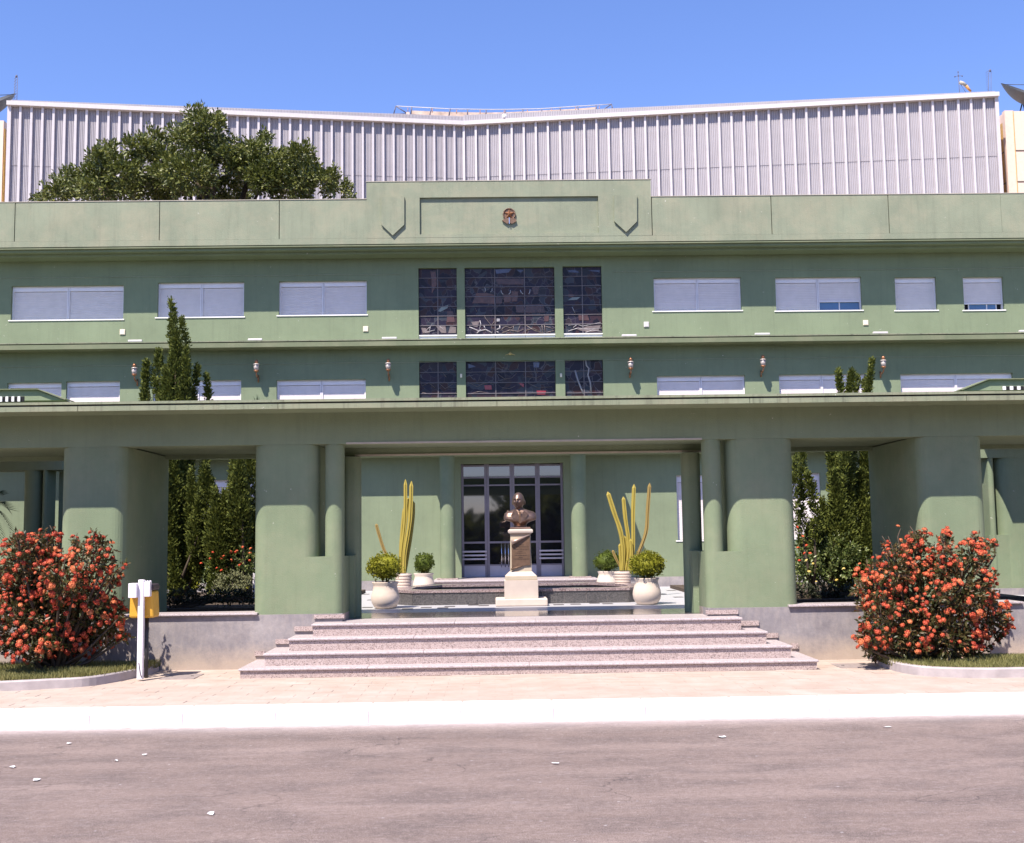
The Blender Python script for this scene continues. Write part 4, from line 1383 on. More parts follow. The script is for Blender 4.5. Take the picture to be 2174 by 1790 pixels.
def aud_wing(a, b_, za, zb2):
    """Bays from centre point a to the outer end b_ (plan points)."""
    d = Vector((b_.x - a.x, b_.y - a.y, 0))
    L = d.length
    ux = d / L
    nrm = Vector((ux.y, -ux.x, 0))
    if nrm.y > 0:
        nrm = -nrm
    ang = math.atan2(ux.y, ux.x)
    bay = L / NB
    # one shared panel: ribbed sheets in five overlapping courses
    pm = MB()
    W_ = bay - .0
    Htot = 1.0
    ribs = 7
    prof = []
    for q in range(ribs):
        s0 = .0 + W_ * q / ribs
        s1 = W_ / ribs
        prof += [(s0, .0), (s0 + s1 * .62, .0), (s0 + s1 * .72, .035), (s0 + s1 * .92, .035)]
    prof.append((W_, .0))
    cour = 6
    hh = (max(za, zb2) - ZA0)
    for c_ in range(cour):
        z0 = ZA0 + hh * c_ / cour
        z1 = ZA0 + hh * (c_ + 1) / cour + .03
        v, f = [], []
        for s_, dd in prof:
            v.append((s_, dd - .014 * 1, z0))
            v.append((s_, dd + .004, z1))
        for q in range(len(prof) - 1):
            f.append((2 * q, 2 * q + 2, 2 * q + 3, 2 * q + 1))
        pm.add(v, f)
    sgn = 1 if ux.x > 0 else -1
    me = pm.mesh('corrugated_panel')
    me.materials.append(M_siding)
    if sgn < 0:
        # mirror so depth still points into the hall
        for vv in me.vertices:
            vv.co.y = -vv.co.y
    fm = MB().box(-.055, .055, -.15, .02, ZA0, ZA0 + 1)
    fme = fm.mesh('fin')
    fme.materials.append(M_fin)
    for k in range(NB):
        p = a + ux * bay * k
        inst('corrugated_panel', me, aud, (p.x, p.y, 0), (0, 0, ang))
    for k in range(NB + 1):
        if k == 0 and sgn < 0:
            continue
        p = a + ux * bay * k
        zt = za + (zb2 - za) * k / NB - .16
        o = inst('fin', fme, aud, (p.x, p.y, ZA0 * (1 - (zt - ZA0))), (0, 0, ang if sgn > 0 else ang + math.pi), (1.6 if k == NB else 1, 1, zt - ZA0))
        o.location.z = ZA0 - ZA0 * (zt - ZA0)
    # coping beam and edge
    def quadbox(name, s0, s1, d0, d1, h0, h1, m):
        v = []
        for s_, zz in ((s0, za), (s1, zb2)):
            for dd in (d0, d1):
                q = a + ux * s_ + nrm * dd
                for h in (h0, h1):
                    v.append((q.x, q.y, zz + h))
        f = [(0, 1, 3, 2), (4, 6, 7, 5), (0, 4, 5, 1), (2, 3, 7, 6), (1, 5, 7, 3), (0, 2, 6, 4)]
        MB().add(v, f).build(name, m, aud)
    quadbox('coping', -.02, L + .1, .30, -.6, -.33, -.12, M_coping)
    return ux, nrm, bay


A0 = Vector((pc.x, YA, 0))
uxl = aud_wing(A0, Vector((pl.x, 57.2, 0)), Ztop, pl.z)
uxr = aud_wing(A0, Vector((pr.x, 57.2, 0)), Ztop, pr.z)
MB().prism([(pl.x + .2, 57.9), (pc.x, 60.8), (pr.x - .2, 57.9), (pr.x - .2, 75), (pl.x + .2, 75)], 0, min(pl.z, pr.z) - 1.2).build('core', M_white, aud)

# sign frame on the roof
def B3(x, y):
    return 830 + x / 4.304, 210 + y / 4.304


ft = thing('rooftop_frame', 'light steel frame with a rusty beam standing on the roof valley of the white hall', 'frame', (pc.x, 59.3, Ztop))
YS = 61.3


def S(x, y, dy=0):
    return at(*B3(x, y), YS + dy)


MB().tube([S(45, 66), S(540, 92), S(860, 97), S(1050, 97), S(1370, 90), S(1700, 68), S(2015, 48)], .022, 6).build('top_rail', M_fin, ft)
for a, b_ in (((190, 75), (182, 142)), ((370, 84), (357, 148)), ((542, 91), (530, 155)), ((700, 96), (700, 162)), ((870, 98), (868, 164)), ((1047, 98), (1045, 170)), ((1205, 95), (1203, 164)), ((1375, 92), (1382, 158)), ((1545, 82), (1558, 150)), ((1705, 70), (1722, 140)), ((1873, 58), (1882, 122))):
    MB().tube([S(*a), S(*b_)], .036, 6).build('post', M_steelbl, ft)
for ln in ([(45, 66), (25, 138)], [(45, 66), (150, 135)], [(2015, 48), (2035, 130)], [(2015, 48), (1900, 128)], [(25, 138), (150, 138)], [(2035, 130), (1900, 128)]):
    MB().tube([S(*q) for q in ln], .032, 6).build('brace', M_steelbl, ft)
bm_ = [(185, 120), (540, 133), (860, 138), (1050, 136), (1370, 120), (1700, 103), (1870, 88)]
for q in range(len(bm_) - 1):
    a, b_ = S(*bm_[q], .2), S(*bm_[q + 1], .2)
    MB().add([(a.x, a.y, a.z - .22), (b_.x, b_.y, b_.z - .22), (b_.x, b_.y, b_.z + .08), (a.x, a.y, a.z + .08), (a.x, a.y + .3, a.z - .22), (b_.x, b_.y + .3, b_.z - .22), (b_.x, b_.y + .3, b_.z + .08), (a.x, a.y + .3, a.z + .08)],
             [(0, 1, 2, 3), (7, 6, 5, 4), (3, 2, 6, 7), (0, 4, 5, 1), (0, 3, 7, 4), (1, 5, 6, 2)]).build('beam', M_tanbeam, ft)
for x_, y_ in ((155, 128), (378, 135), (600, 145), (815, 147), (1035, 150), (1248, 147), (1468, 138), (1688, 122), (1905, 112)):
    p = S(x_, y_)
    MB().box(p.x - .09, p.x + .09, p.y - .05, p.y + .1, p.z - .1, p.z + .03).build('lamp_holder', M_tanbeam, ft)
    MB().tube([p, p + Vector((0, 0, .28))], .018, 5).build('lamp_stem', M_lantern, ft)
p = S(1036, 162, -1.75)
tag(MB().lathe([(0, p.z - .16), (.10, p.z - .12), (.13, p.z), (.10, p.z + .1), (0, p.z + .14)], p.x, p.y, 12).build('roof_camera', M_white), 'small white round device fixed at the lowest point of the white roof edge', 'camera')

# masts, windsock, dishes, peach buildings
def mast(px0, py0, px1, py1, Y, label, rungs=0):
    a, b_ = at(px0, py0, Y), at(px1, py1, Y)
    t = thing('antenna_mast', label, 'antenna', (a.x, Y, a.z))
    for dx in (-.09, .09):
        MB().tube([(a.x + dx, Y, a.z - 1.0), (b_.x + dx * .6, Y, b_.z)], .014, 5).build('rail', M_steelbl, t)
    n = 9
    for k in range(n):
        z = a.z + (b_.z - a.z) * k / n
        z2 = a.z + (b_.z - a.z) * (k + 1) / n
        MB().tube([(a.x - .08, Y, z), (a.x + .08, Y, z2)], .009, 4).build('lattice_bar', M_steelbl, t)
    MB().lathe([(0, b_.z - .08), (.05, b_.z - .05), (.05, b_.z + .05), (0, b_.z + .08)], b_.x, Y, 8).build('beacon', M_steelbl, t)


mast(32, 216, 35, 162, 58.6, 'thin lattice mast on the far corner of the white roof near the ficus')
mast(2098, 196, 2102, 150, 58.6, 'thin lattice mast beside the windsock')
a, b_ = at(2038, 198, 58.6), at(2034, 153, 58.6)
t = thing('weather_mast', 'slim pole with little cross arms and vanes by the orange windsock', 'mast', (a.x, 58.6, a.z))
MB().tube([(a.x, 58.6, a.z - 1), (b_.x, 58.6, b_.z)], .018, 5).build('pole', M_steelbl, t)
for dz, dx in ((0, 0), (-.25, -.18), (-.22, .2), (-.2, 0)):
    MB().lathe([(0, b_.z + dz - .05), (.045, b_.z + dz), (0, b_.z + dz + .05)], b_.x + dx, 58.6, 7).build('vane', M_steelbl, t)
MB().tube([(b_.x - .2, 58.6, b_.z - .24), (b_.x + .22, 58.6, b_.z - .2)], .012, 5).build('cross_arm', M_steelbl, t)
ws = [at(2000 + x / 5.6, 150 + y / 5.6, 58.4) for x, y in ((210, 140), (250, 152), (285, 180), (310, 212), (345, 250))]
t = thing('windsock', 'drooping orange and cream windsock above the corner of the white roof', 'windsock', ws[0][:])
MB().tube(ws[:3], [.10, .095, .085], 9).build('sleeve', M_trim_bounce, t)
MB().tube(ws[2:], [.085, .07, .05], 9).build('tail', M_sock, t)
MB().tube([ws[0] + Vector((-.02, 0, 0)), (at(2056, 205, 58.4).x, 58.4, at(2056, 205, 58.4).z)], .012, 5).build('pole', M_steelbl, t)


# right annex
fx = at(2138, 330, 58).x
zt = at(2150, 236, 58).z
t = thing('peach_building', 'pale peach panelled tower at the end of the white hall carrying a dark dish', 'building', (fx, 58, 0))
MB().box(fx + .05, fx + 9, 58, 66, 0, zt).build('wall', M_peach, t)
sx = fx
MB().box(fx - .004, fx + .048, 58.01, 66, 0, zt - .5).build('side_wall', M_ochre, t)
MB().box(fx - .03, fx + .42, 57.96, 58.25, 0, zt + .02).build('corner_pilaster', M_peach, t)
MB().box(fx + .40, fx + .43, 57.94, 57.965, 0, zt).build('panel_joint', M_ochre, t)
for py in (320, 386):
    z = at(2150, py, 58).z
    MB().box(fx + .44, fx + 9, 57.985, 57.999, z - .03, z + .03).build('panel_joint', M_seam, t)
    MB().add([(fx - .006, 58.3, z), (fx - .006, 58.3, z + .07), (fx - .006, 64, z + .07), (fx - .006, 64, z)], [(0, 1, 2, 3)]).build('panel_joint', M_seam, t)


# (the dish meshes are built about the origin: undo the root offset their builder subtracted)

def build_local(s, name, m, parent):
    me = s.mesh(name)
    me.materials.append(m)
    o = bpy.data.objects.new(name, me)
    COL.objects.link(o)
    o.parent = parent
    ROOT[o.name] = ROOT[parent.name]
    return o


def dish(px, py, Y, flip, label):
    c = at(px, py, Y)
    t = thing('satellite_dish', label, 'satellite dish', (c.x, Y, c.z))
    rot = (math.radians(30), math.radians(20 * flip), 0)
    prof = [(1.5 * k / 8, .62 * (k / 8) ** 2) for k in range(9)]
    parts = [build_local(MB().lathe(prof, 0, 0, 30), 'reflector', M_dish, t),
             build_local(MB().tube([(-1.45, 0, .6), (0, 0, 1.05), (1.45, 0, .6)], .018, 5), 'feed_arm', M_dark, t),
             build_local(MB().lathe([(0, .98), (.1, 1.0), (.1, 1.2), (0, 1.22)], 0, 0, 10), 'feed_horn', M_dark, t)]
    for o in parts:
        o.rotation_euler = rot
    for dx in (-.12, .05, .2):
        build_local(MB().tube([(dx * 1.6, 0, -.42), (dx * .4, 0, .04)], .035, 6), 'strut', M_dark, t)
    return t


dish(2172, 222, 59.5, 1, 'dark mesh satellite dish on the peach tower beyond the windsock')
# left annex
fx = at(8, 330, 58).x
zt = at(4, 256, 58).z
t = thing('ochre_building', 'narrow strip of an ochre and peach building beside the white hall, ficus side', 'building', (fx - 2, 58, 0))
MB().box(fx - 9, fx - .05, 58, 66, 0, zt).build('wall', M_peach, t)
MB().box(fx - .049, fx, 58.05, 66, 0, zt - .4).build('side_wall', M_ochre, t)
dish(-14, 245, 59.5, -1, 'dark satellite dish at the photo edge on the ochre building')

# ------------------------------------------------------------------ foliage tools
def leaves_mesh(name, pts, dirs, size, m, aspect=.5, jit=.6, fold=0.25, sizes=None):
    """One folded four-sided leaf per point; dirs are the outward directions the leaves lean towards."""
    n = len(pts)
    P = np.asarray(pts, dtype=np.float64)
    D = np.asarray(dirs, dtype=np.float64) + nrng.normal(0, jit, (n, 3))
    D /= np.linalg.norm(D, axis=1)[:, None] + 1e-9
    R = nrng.normal(0, 1, (n, 3))
    U = np.cross(D, R)
    U /= np.linalg.norm(U, axis=1)[:, None] + 1e-9
    N = np.cross(D, U)
    S_ = (sizes if sizes is not None else size * nrng.uniform(.6, 1.35, n))[:, None]
    base = P - D * S_ * .5
    tip = P + D * S_ * .5
    lft = P + U * S_ * aspect * .5 + N * S_ * fold * .5
    rgt = P - U * S_ * aspect * .5 + N * S_ * fold * .5
    V = np.stack([base, lft, tip, rgt], axis=1).reshape(-1, 3)
    i = np.arange(n) * 4
    F = np.concatenate([np.stack([i, i + 1, i + 2], 1), np.stack([i, i + 2, i + 3], 1)])
    me = bpy.data.meshes.new(name)
    me.vertices.add(len(V))
    me.vertices.foreach_set('co', V.ravel())
    me.loops.add(len(F) * 3)
    me.loops.foreach_set('vertex_index', F.ravel().astype(np.int32))
    me.polygons.add(len(F))
    me.polygons.foreach_set('loop_start', np.arange(len(F), dtype=np.int32) * 3)
    me.update(calc_edges=True)
    me.materials.append(m)
    return me


def foliage(name, pts, dirs, size, m, parent, **k):
    off = np.array(ROOT[parent.name][:])
    me = leaves_mesh(name, np.asarray(pts) - off, dirs, size, m, **k)
    o = bpy.data.objects.new(name, me)
    COL.objects.link(o)
    o.parent = parent
    ROOT[o.name] = ROOT[parent.name]
    return o


def lobes_points(lobes, dens, shell=.45):
    """Points in the outer shell of ellipsoid lobes (cx, cy, cz, rx, ry, rz)."""
    P, D = [], []
    for cx, cy, cz, rx, ry, rz in lobes:
        n = int(dens * (rx * ry + ry * rz + rx * rz))
        u = nrng.normal(0, 1, (n, 3))
        u /= np.linalg.norm(u, axis=1)[:, None]
        r = 1 - shell * nrng.random(n) ** 1.6
        r *= 1 + .12 * nrng.normal(0, 1, n)
        # clumps: pull points toward random cluster centres
        P.append(np.array([cx, cy, cz]) + u * r[:, None] * np.array([rx, ry, rz]))
        D.append(u * np.array([1, 1, 1]) + np.array([0, 0, .25]))
    return np.concatenate(P), np.concatenate(D)


def tuft_points(centres, dirs, n, rad):
    """n points around each tuft centre."""
    C = np.repeat(np.asarray(centres), n, axis=0)
    Dd = np.repeat(np.asarray(dirs), n, axis=0)
    off = nrng.normal(0, 1, C.shape)
    off /= np.linalg.norm(off, axis=1)[:, None] + 1e-9
    off *= (nrng.random(len(C)) ** .5)[:, None] * rad
    return C + off, Dd + off / rad * .9


# ------------------------------------------------------------------ ficus behind the parapet
YF = 34.0
fp = at(430, 420, YF)
fic = thing('ficus_tree', 'broad dark green tree rising behind the parapet in front of the white hall', 'tree', (fp.x, YF, 0))
mpp = YF / 2500
FC = [  # px, py, radius px (x, y)
    (415, 255, 40, 28), (450, 262, 34, 30), (385, 290, 38, 34), (440, 305, 62, 46), (330, 300, 34, 34), (300, 318, 44, 40), (345, 345, 55, 48), (230, 325, 34, 32), (208, 345, 38, 36), (190, 372, 44, 34), (150, 378, 34, 28), (265, 372, 60, 44),
    (400, 370, 80, 56), (490, 330, 52, 44), (545, 318, 40, 26), (530, 362, 62, 44), (600, 352, 52, 38), (630, 330, 40, 30), (660, 360, 40, 34), (690, 385, 38, 34), (718, 402, 26, 22), (610, 395, 70, 36), (480, 405, 84, 40), (330, 405, 84, 36), (220, 408, 80, 30), (130, 412, 52, 22), (95, 424, 24, 14), (560, 290, 20, 16), (700, 372, 22, 20), (520, 345, 44, 34), (560, 378, 50, 36), (585, 345, 40, 30), (640, 380, 50, 34), (360, 370, 60, 46), (736, 418, 16, 14), (425, 236, 16, 14), (462, 246, 16, 14)]
lob = []
for px, py, rx, ry in FC:
    for q in range(2):
        yy = YF + rnd.uniform(-1.6, 1.4)
        p = at(px + rnd.uniform(-8, 8), py + rnd.uniform(-5, 5), yy)
        lob.append((p.x, yy, p.z, rx * mpp * .9, rx * mpp * .9, ry * mpp * .9))
C_, D_ = lobes_points([(l[0], l[1], l[2], l[3] * .9, l[4] * .9, l[5] * .9) for l in lob], 52, .6)
keep = C_[:, 2] > 8.6
C_, D_ = C_[keep], D_[keep]
P_, Dd_ = tuft_points(C_, D_, 16, .17)
foliage('crown', P_, Dd_, .125, L_ficus, fic, aspect=.5, jit=.5)
tr = MB().tube([(fp.x, YF, 0), (fp.x + .05, YF, 4), (fp.x, YF, 8.2)], [.45, .38, .3], 10)
for px, py, rx, ry in FC[::3]:
    p = at(px, py + 6, YF)
    tr.tube([(fp.x + rnd.uniform(-.2, .2), YF, 7.5), ((fp.x + p.x) / 2, YF + .2, (8.3 + p.z) / 2 + .3), (p.x, YF, p.z)], [.16, .09, .03], 6)
tr.build('trunk', M_bark, fic)

# wood on the far side of the road, behind the camera: it shows as a reflection in the door and the glass
tl = []
xx = -46.0
while xx < 46:
    h = rnd.choice((2.4, 2.8, 3.2, 3.6, 4.6)) if -7 < xx < 9 else rnd.uniform(7.5, 11)  # unseen side trees made tall to block low sky light from the facade
    yb_ = rnd.uniform(-22, -15)
    tl.append((xx, yb_, h * .55, rnd.uniform(3, 4.6), rnd.uniform(2.5, 3.6), h * .46))
    tl.append((xx + 1.5, yb_ + 1, h * .3, 3.2, 2.6, h * .3))
    xx += rnd.uniform(3.2, 5.5)
C_, D_ = lobes_points(tl, 34, .5)
q_ = leaves_mesh('wood', C_, D_, 1.1, L_ficus, aspect=.7, jit=.6)
wood = bpy.data.objects.new('treeline', q_)
COL.objects.link(wood)
stuff(wood)

# ------------------------------------------------------------------ junipers in the courtyard
def juniper(label, spires, Y, dens=150, group='junipers in the courtyard', size=.068, mleaf=L_juni):
    """spires: list of (tip px, tip py, base px, base py, half width px) in photo pixels at depth Y."""
    b0 = at(spires[0][2], spires[0][3], Y)
    t = thing('juniper_tree', label, 'tree', (b0.x, Y, Z_FLOOR), group)
    P, D = [], []
    tr = MB()
    for k, (tx, ty, bx, by, hw) in enumerate(spires):
        yy = Y + rnd.uniform(-.35, .35) if k else Y
        a, b_ = at(bx, by, yy), at(tx, ty, yy)
        L = (b_ - a).length
        w = hw * yy / 2500
        n = int(dens * L * w * 8)
        s_ = nrng.random(n) ** .85
        prof = np.minimum(1, (1 - s_) * 2.2) ** .8 * (0.75 + .25 * np.sin(s_ * L * 4.5 + k * 1.7)) * np.minimum(1, .55 + s_ * 3)
        ang = nrng.random(n) * 2 * math.pi
        rr = w * prof * (1 - .5 * nrng.random(n) ** 1.8)
        bend = np.sin(s_ * math.pi) * .04 * L * (1 if k % 2 else -1)
        C = np.array(a[:]) + s_[:, None] * (np.array(b_[:]) - np.array(a[:]))
        C[:, 0] += rr * np.cos(ang) + bend
        C[:, 1] += rr * np.sin(ang)
        C[:, 2] += nrng.normal(0, .03, n)
        dd = np.stack([np.cos(ang) * .8, np.sin(ang) * .8, np.full(n, 1.0)], 1)
        q, e = tuft_points(C, dd, 6, .07)
        P.append(q)
        D.append(e)
        tr.tube([(b0.x, Y, Z_FLOOR - .05), ((a.x + b0.x) / 2, yy, (a.z + Z_FLOOR) / 2 + .1), (a.x * .7 + b_.x * .3, yy + .05, a.z * .7 + b_.z * .3)], [.045, .03, .008], 5)
    foliage('crown', np.concatenate(P), np.concatenate(D), size, mleaf, t, aspect=.42, jit=.35)
    tr.build('trunk', M_bark, t)
    return t


juniper('tall juniper whose pointed top rises above the canopy to the upper windows', [(376, 790, 382, 1150, 40), (361, 636, 374, 740, 9), (366, 672, 376, 780, 12), (386, 676, 386, 790, 11), (374, 705, 382, 850, 22), (394, 735, 390, 860, 14), (337, 746, 350, 880, 17), (350, 780, 356, 910, 24), (366, 765, 370, 910, 34), (327, 800, 342, 900, 12), (398, 790, 392, 910, 16), (371, 960, 380, 1230, 40)], 22.6, 150)
juniper('slender young juniper tip standing at the lantern side of the tallest juniper', [(312, 764, 318, 1120, 14), (304, 786, 312, 1000, 8)], 22.8, 190)
juniper('pair of slim juniper tips between the tallest juniper and the weed', [(420, 776, 412, 1150, 13), (438, 794, 430, 1000, 10), (408, 826, 406, 960, 7)], 22.8, 190)
juniper('dense juniper mass filling the opening beside the yellow bin', [(372, 975, 372, 1240, 30), (405, 1000, 398, 1240, 24), (440, 975, 420, 1130, 12), (355, 1060, 365, 1250, 22), (425, 1045, 415, 1180, 16), (362, 1150, 372, 1260, 20), (390, 940, 372, 1150, 34), (345, 985, 352, 1200, 24), (375, 1010, 385, 1265, 44), (405, 1080, 400, 1250, 34), (430, 1110, 425, 1230, 24), (360, 930, 362, 1120, 30)], 22.0, 210)
juniper('juniper leaning against the wide pier behind the rose bush', [(500, 950, 530, 1200, 22), (525, 940, 535, 1180, 24), (490, 1055, 505, 1165, 18), (465, 1070, 470, 1150, 14), (520, 1030, 512, 1150, 26), (532, 1090, 535, 1190, 20), (462, 1082, 452, 1140, 12), (505, 1010, 515, 1190, 32), (485, 1100, 490, 1180, 24), (455, 1040, 455, 1260, 30), (478, 1045, 480, 1250, 34), (440, 1000, 440, 1240, 24), (510, 970, 512, 1100, 30)], 21.9, 200)
juniper('slim bent juniper in front of the ground floor window', [(1706, 945, 1718, 1190, 13), (1712, 1000, 1735, 1150, 15), (1690, 960, 1700, 1160, 5), (1745, 1060, 1745, 1170, 14), (1722, 1110, 1735, 1190, 20)], 21.6, 170)
juniper('large full juniper beside the outer pier with tips above the canopy', [(1809, 786, 1808, 1150, 20), (1780, 789, 1782, 1100, 13), (1852, 762, 1846, 1120, 13), (1758, 940, 1775, 1160, 22), (1795, 930, 1800, 1180, 38), (1835, 935, 1835, 1180, 36), (1828, 1000, 1830, 1200, 34), (1780, 1050, 1795, 1190, 26), (1850, 1060, 1850, 1230, 20), (1770, 1000, 1775, 1240, 30), (1800, 1080, 1800, 1260, 44), (1840, 1110, 1840, 1260, 40), (1750, 1090, 1755, 1240, 24)], 21.8, 165)
juniper('small juniper tips close beside the large juniper top on its inner side', [(1821, 795, 1824, 1080, 9), (1834, 805, 1832, 1060, 8)], 22.4, 190)

# ------------------------------------------------------------------ garden beds, shrubs, roses, hedges
for a, b_, nm in ((-13, at(690, 1250, 20).x, 0), (at(1540, 1250, 20).x, 8.9, 1)):
    struct(MB().box(a, b_, 19.81, 26.3, Z_FLOOR + .001, Z_FLOOR + .07).build('garden_soil', M_soil))


def bush(name, label, cat, lobes_px, Y, m, size, dens, group=None, tn=5, tr_=.06, flowers=(), base=Z_FLOOR + .06, shell=.5, jit=.6, aspect=.55):
    c0 = lobes_px[0]
    b0 = at(c0[0], c0[1], Y)
    t = thing(name, label, cat, (b0.x, Y, base), group)
    lob = []
    for px, py, rx, ry in lobes_px:
        yy = Y + rnd.uniform(-.12, .12)
        p = at(px, py, yy)
        k = yy / 2500
        lob.append((p.x, yy, p.z, rx * k, rx * k, ry * k))
    C, D = lobes_points(lob, dens, shell)
    ok = C[:, 2] > base - .02
    C, D = C[ok], D[ok]
    P, E = tuft_points(C, D, tn, tr_)
    foliage('crown', P, E, size, m, t, jit=jit, aspect=aspect)
    st = MB()
    for px, py, rx, ry in lobes_px:
        p = at(px, py, Y)
        st.tube([(b0.x + rnd.uniform(-.05, .05), Y, base - .03), ((b0.x + p.x) / 2, Y, (base + p.z) / 2), (p.x, Y, p.z)], [.022, .016, .008], 5)
    st.build('stem', M_bark, t)
    return t


def flower_mesh(name, m, n=14, r=1.0, flat=.75):
    """A rounded head of small petals, unit radius."""
    mb = MB()
    rr = random.Random(hash(name) % 1000)
    for k in range(n):
        z = 1 - (k + .5) / n * 1.25
        a = k * 2.39996
        s_ = math.sqrt(max(0, 1 - z * z))
        d = Vector((s_ * math.cos(a), s_ * math.sin(a), z))
        u = d.cross(Vector((.3, .5, .8))).normalized()
        w = d.cross(u)
        c = d * r * (.8 + .2 * rr.random())
        c.z *= flat
        h = .44
        mb.add([c + u * h, c + w * h, c - u * h, c - w * h, c * 1.22], [(0, 1, 4), (1, 2, 4), (2, 3, 4), (3, 0, 4)])
    # dark heart so that the head is not see-through
    mb.lathe([(0, -.35), (.6, -.2), (.75, .2), (.5, .5), (0, .65)], 0, 0, 6, False)
    me = mb.mesh(name)
    me.materials.append(m)
    return me


FM_ix = [flower_mesh('blossom%d' % k, P_ix, 13 + k) for k in range(3)]
FM_red = flower_mesh('rose_flower', P_red, 12)
FM_yel = flower_mesh('rose_flower_yellow', P_yel, 12)

rb = bush('rose_bush', 'rose bush with orange red blooms beside the wide pier near the yellow bin', 'rose bush', [(475, 1195, 45, 35), (520, 1190, 35, 38), (500, 1215, 55, 28), (450, 1205, 20, 24)], 21.8, L_rose, .06, 330, tn=6, tr_=.07)
for px, py, r in ((452, 1173, 4), (427, 1196, 4), (470, 1187, 4.2), (490, 1172, 4.5), (500, 1173, 4), (491, 1189, 4.6), (475, 1181, 4), (503, 1170, 4), (515, 1162, 4), (532, 1165, 4.5), (530, 1175, 5), (512, 1197, 4), (470, 1211, 4.2), (482, 1205, 3.6), (530, 1190, 3.8), (508, 1200, 3.4), (446, 1186, 3.4), (460, 1206, 3.2)):
    p = at(px, py, 21.4 + rnd.uniform(-.1, .1))
    inst('rose', FM_red, rb, p, (rnd.uniform(0, 1.3), rnd.uniform(-.4, .4), rnd.uniform(0, 6)), (r * .0062,) * 3)
bush('round_shrub', 'low clipped grey green dome shrub in front of the rose bush', 'shrub', [(494, 1236, 38, 22)], 21.35, L_grey, .035, 1800, tn=4, tr_=.03, shell=.25)
tag(bush('ground_cover', 'small bright yellow green clump beside the grey dome shrub', 'plant', [(414, 1243, 13, 6), (530, 1248, 8, 5)], 21.3, L_ball, .05, 260, tn=3, tr_=.03), 'small bright yellow green clump beside the grey dome shrub', 'plant')
bush('low_hedge', 'low dark hedge along the opening beside the yellow bin', 'hedge', [(360 + 22 * k, 1266, 18, 17) for k in range(9)], 20.1, L_hedge, .055, 520, tn=5, tr_=.05)
rb = bush('rose_bush', 'large leafy rose bush with yellow and orange blooms below the full juniper', 'rose bush', [(1760, 1195, 60, 45), (1810, 1205, 55, 40), (1720, 1210, 45, 42), (1850, 1220, 40, 45), (1790, 1165, 40, 30), (1700, 1190, 25, 50), (1770, 1150, 18, 24)], 21.5, L_rose, .065, 330, tn=6, tr_=.075)
for px, py, r, f in ((1693, 1120, 4.5, 0), (1705, 1139, 4, 0), (1694, 1163, 4, 0), (1712, 1158, 4, 0), (1708, 1175, 4, 0), (1720, 1175, 4.5, 0), (1697, 1190, 4, 0), (1854, 1206, 4.5, 0), (1712, 1190, 4.5, 1), (1726, 1197, 3.6, 1), (1718, 1214, 5, 1), (1791, 1208, 4.6, 1), (1776, 1232, 4.4, 1), (1733, 1235, 3, 1)):
    p = at(px, py, 21.05 + rnd.uniform(-.1, .1))
    inst('rose', FM_yel if f else FM_red, rb, p, (rnd.uniform(0, 1.3), rnd.uniform(-.4, .4), rnd.uniform(0, 6)), (r * .0066,) * 3)
bush('low_hedge', 'low dark hedge along the opening behind the big blossoming bush nearest the grass strip', 'hedge', [(1690 + 24 * k, 1256, 20, 18) for k in range(9)], 20.1, L_hedge, .055, 520, tn=5, tr_=.05)
# palm fronds at the photo edge
pc_ = at(-28, 1100, 19.6)
t = thing('palm_plant', 'arching palm fronds at the photo edge behind the outermost pier', 'palm', (pc_.x, 19.6, Z_FLOOR))
for k, (tx, ty) in enumerate(((18, 1080), (20, 1120), (12, 1160), (5, 1050), (16, 1200), (-60, 1040), (-80, 1120), (-30, 1030))):
    e = at(tx, ty, 19.6 + rnd.uniform(-.3, .3))
    s0 = Vector((pc_.x, 19.6, pc_.z + .15))
    midp = (s0 + e) / 2 + Vector((0, 0, .22))
    fr = MB()
    for q in range(14):
        u = q / 13
        c = s0 * (1 - u) ** 2 + midp * 2 * u * (1 - u) + e * u * u
        dirv = (e - s0).normalized()
        for sg in (-1, 1):
            tip = c + dirv * .13 + Vector((0, sg * .12, -.12 * u - .03 + .1 * (sg > 0)))
            fr.add([c + Vector((0, 0, .008)), c - Vector((0, 0, .008)), tip], [(0, 1, 2)])
    fr.build('frond', L_palm, t)
MB().tube([(pc_.x, 19.6, Z_FLOOR), (pc_.x, 19.6, pc_.z + .15)], [.07, .05], 8).build('trunk', M_bark, t)
# white garden bench among the junipers
q = at(500, 1150, 23.2)
t = thing('garden_bench', 'white metal garden bench half hidden behind the roses', 'bench', (q.x, 23.2, Z_FLOOR))
for k in range(4):
    MB().box(q.x - .42, q.x + .42, 23.18 + k * .1, 23.26 + k * .1, q.z + .0, q.z + .03).build('seat_slat', M_chair, t)
for k in range(3):
    MB().box(q.x - .42, q.x + .42, 23.62, 23.64, q.z + .12 + k * .13, q.z + .2 + k * .13).build('back_slat', M_chair, t)
for dx in (-.36, .36):
    for dy in (.02, .42):
        MB().box(q.x + dx - .02, q.x + dx + .02, 23.18 + dy, 23.22 + dy, Z_FLOOR + .07, q.z).build('leg', M_chair, t)

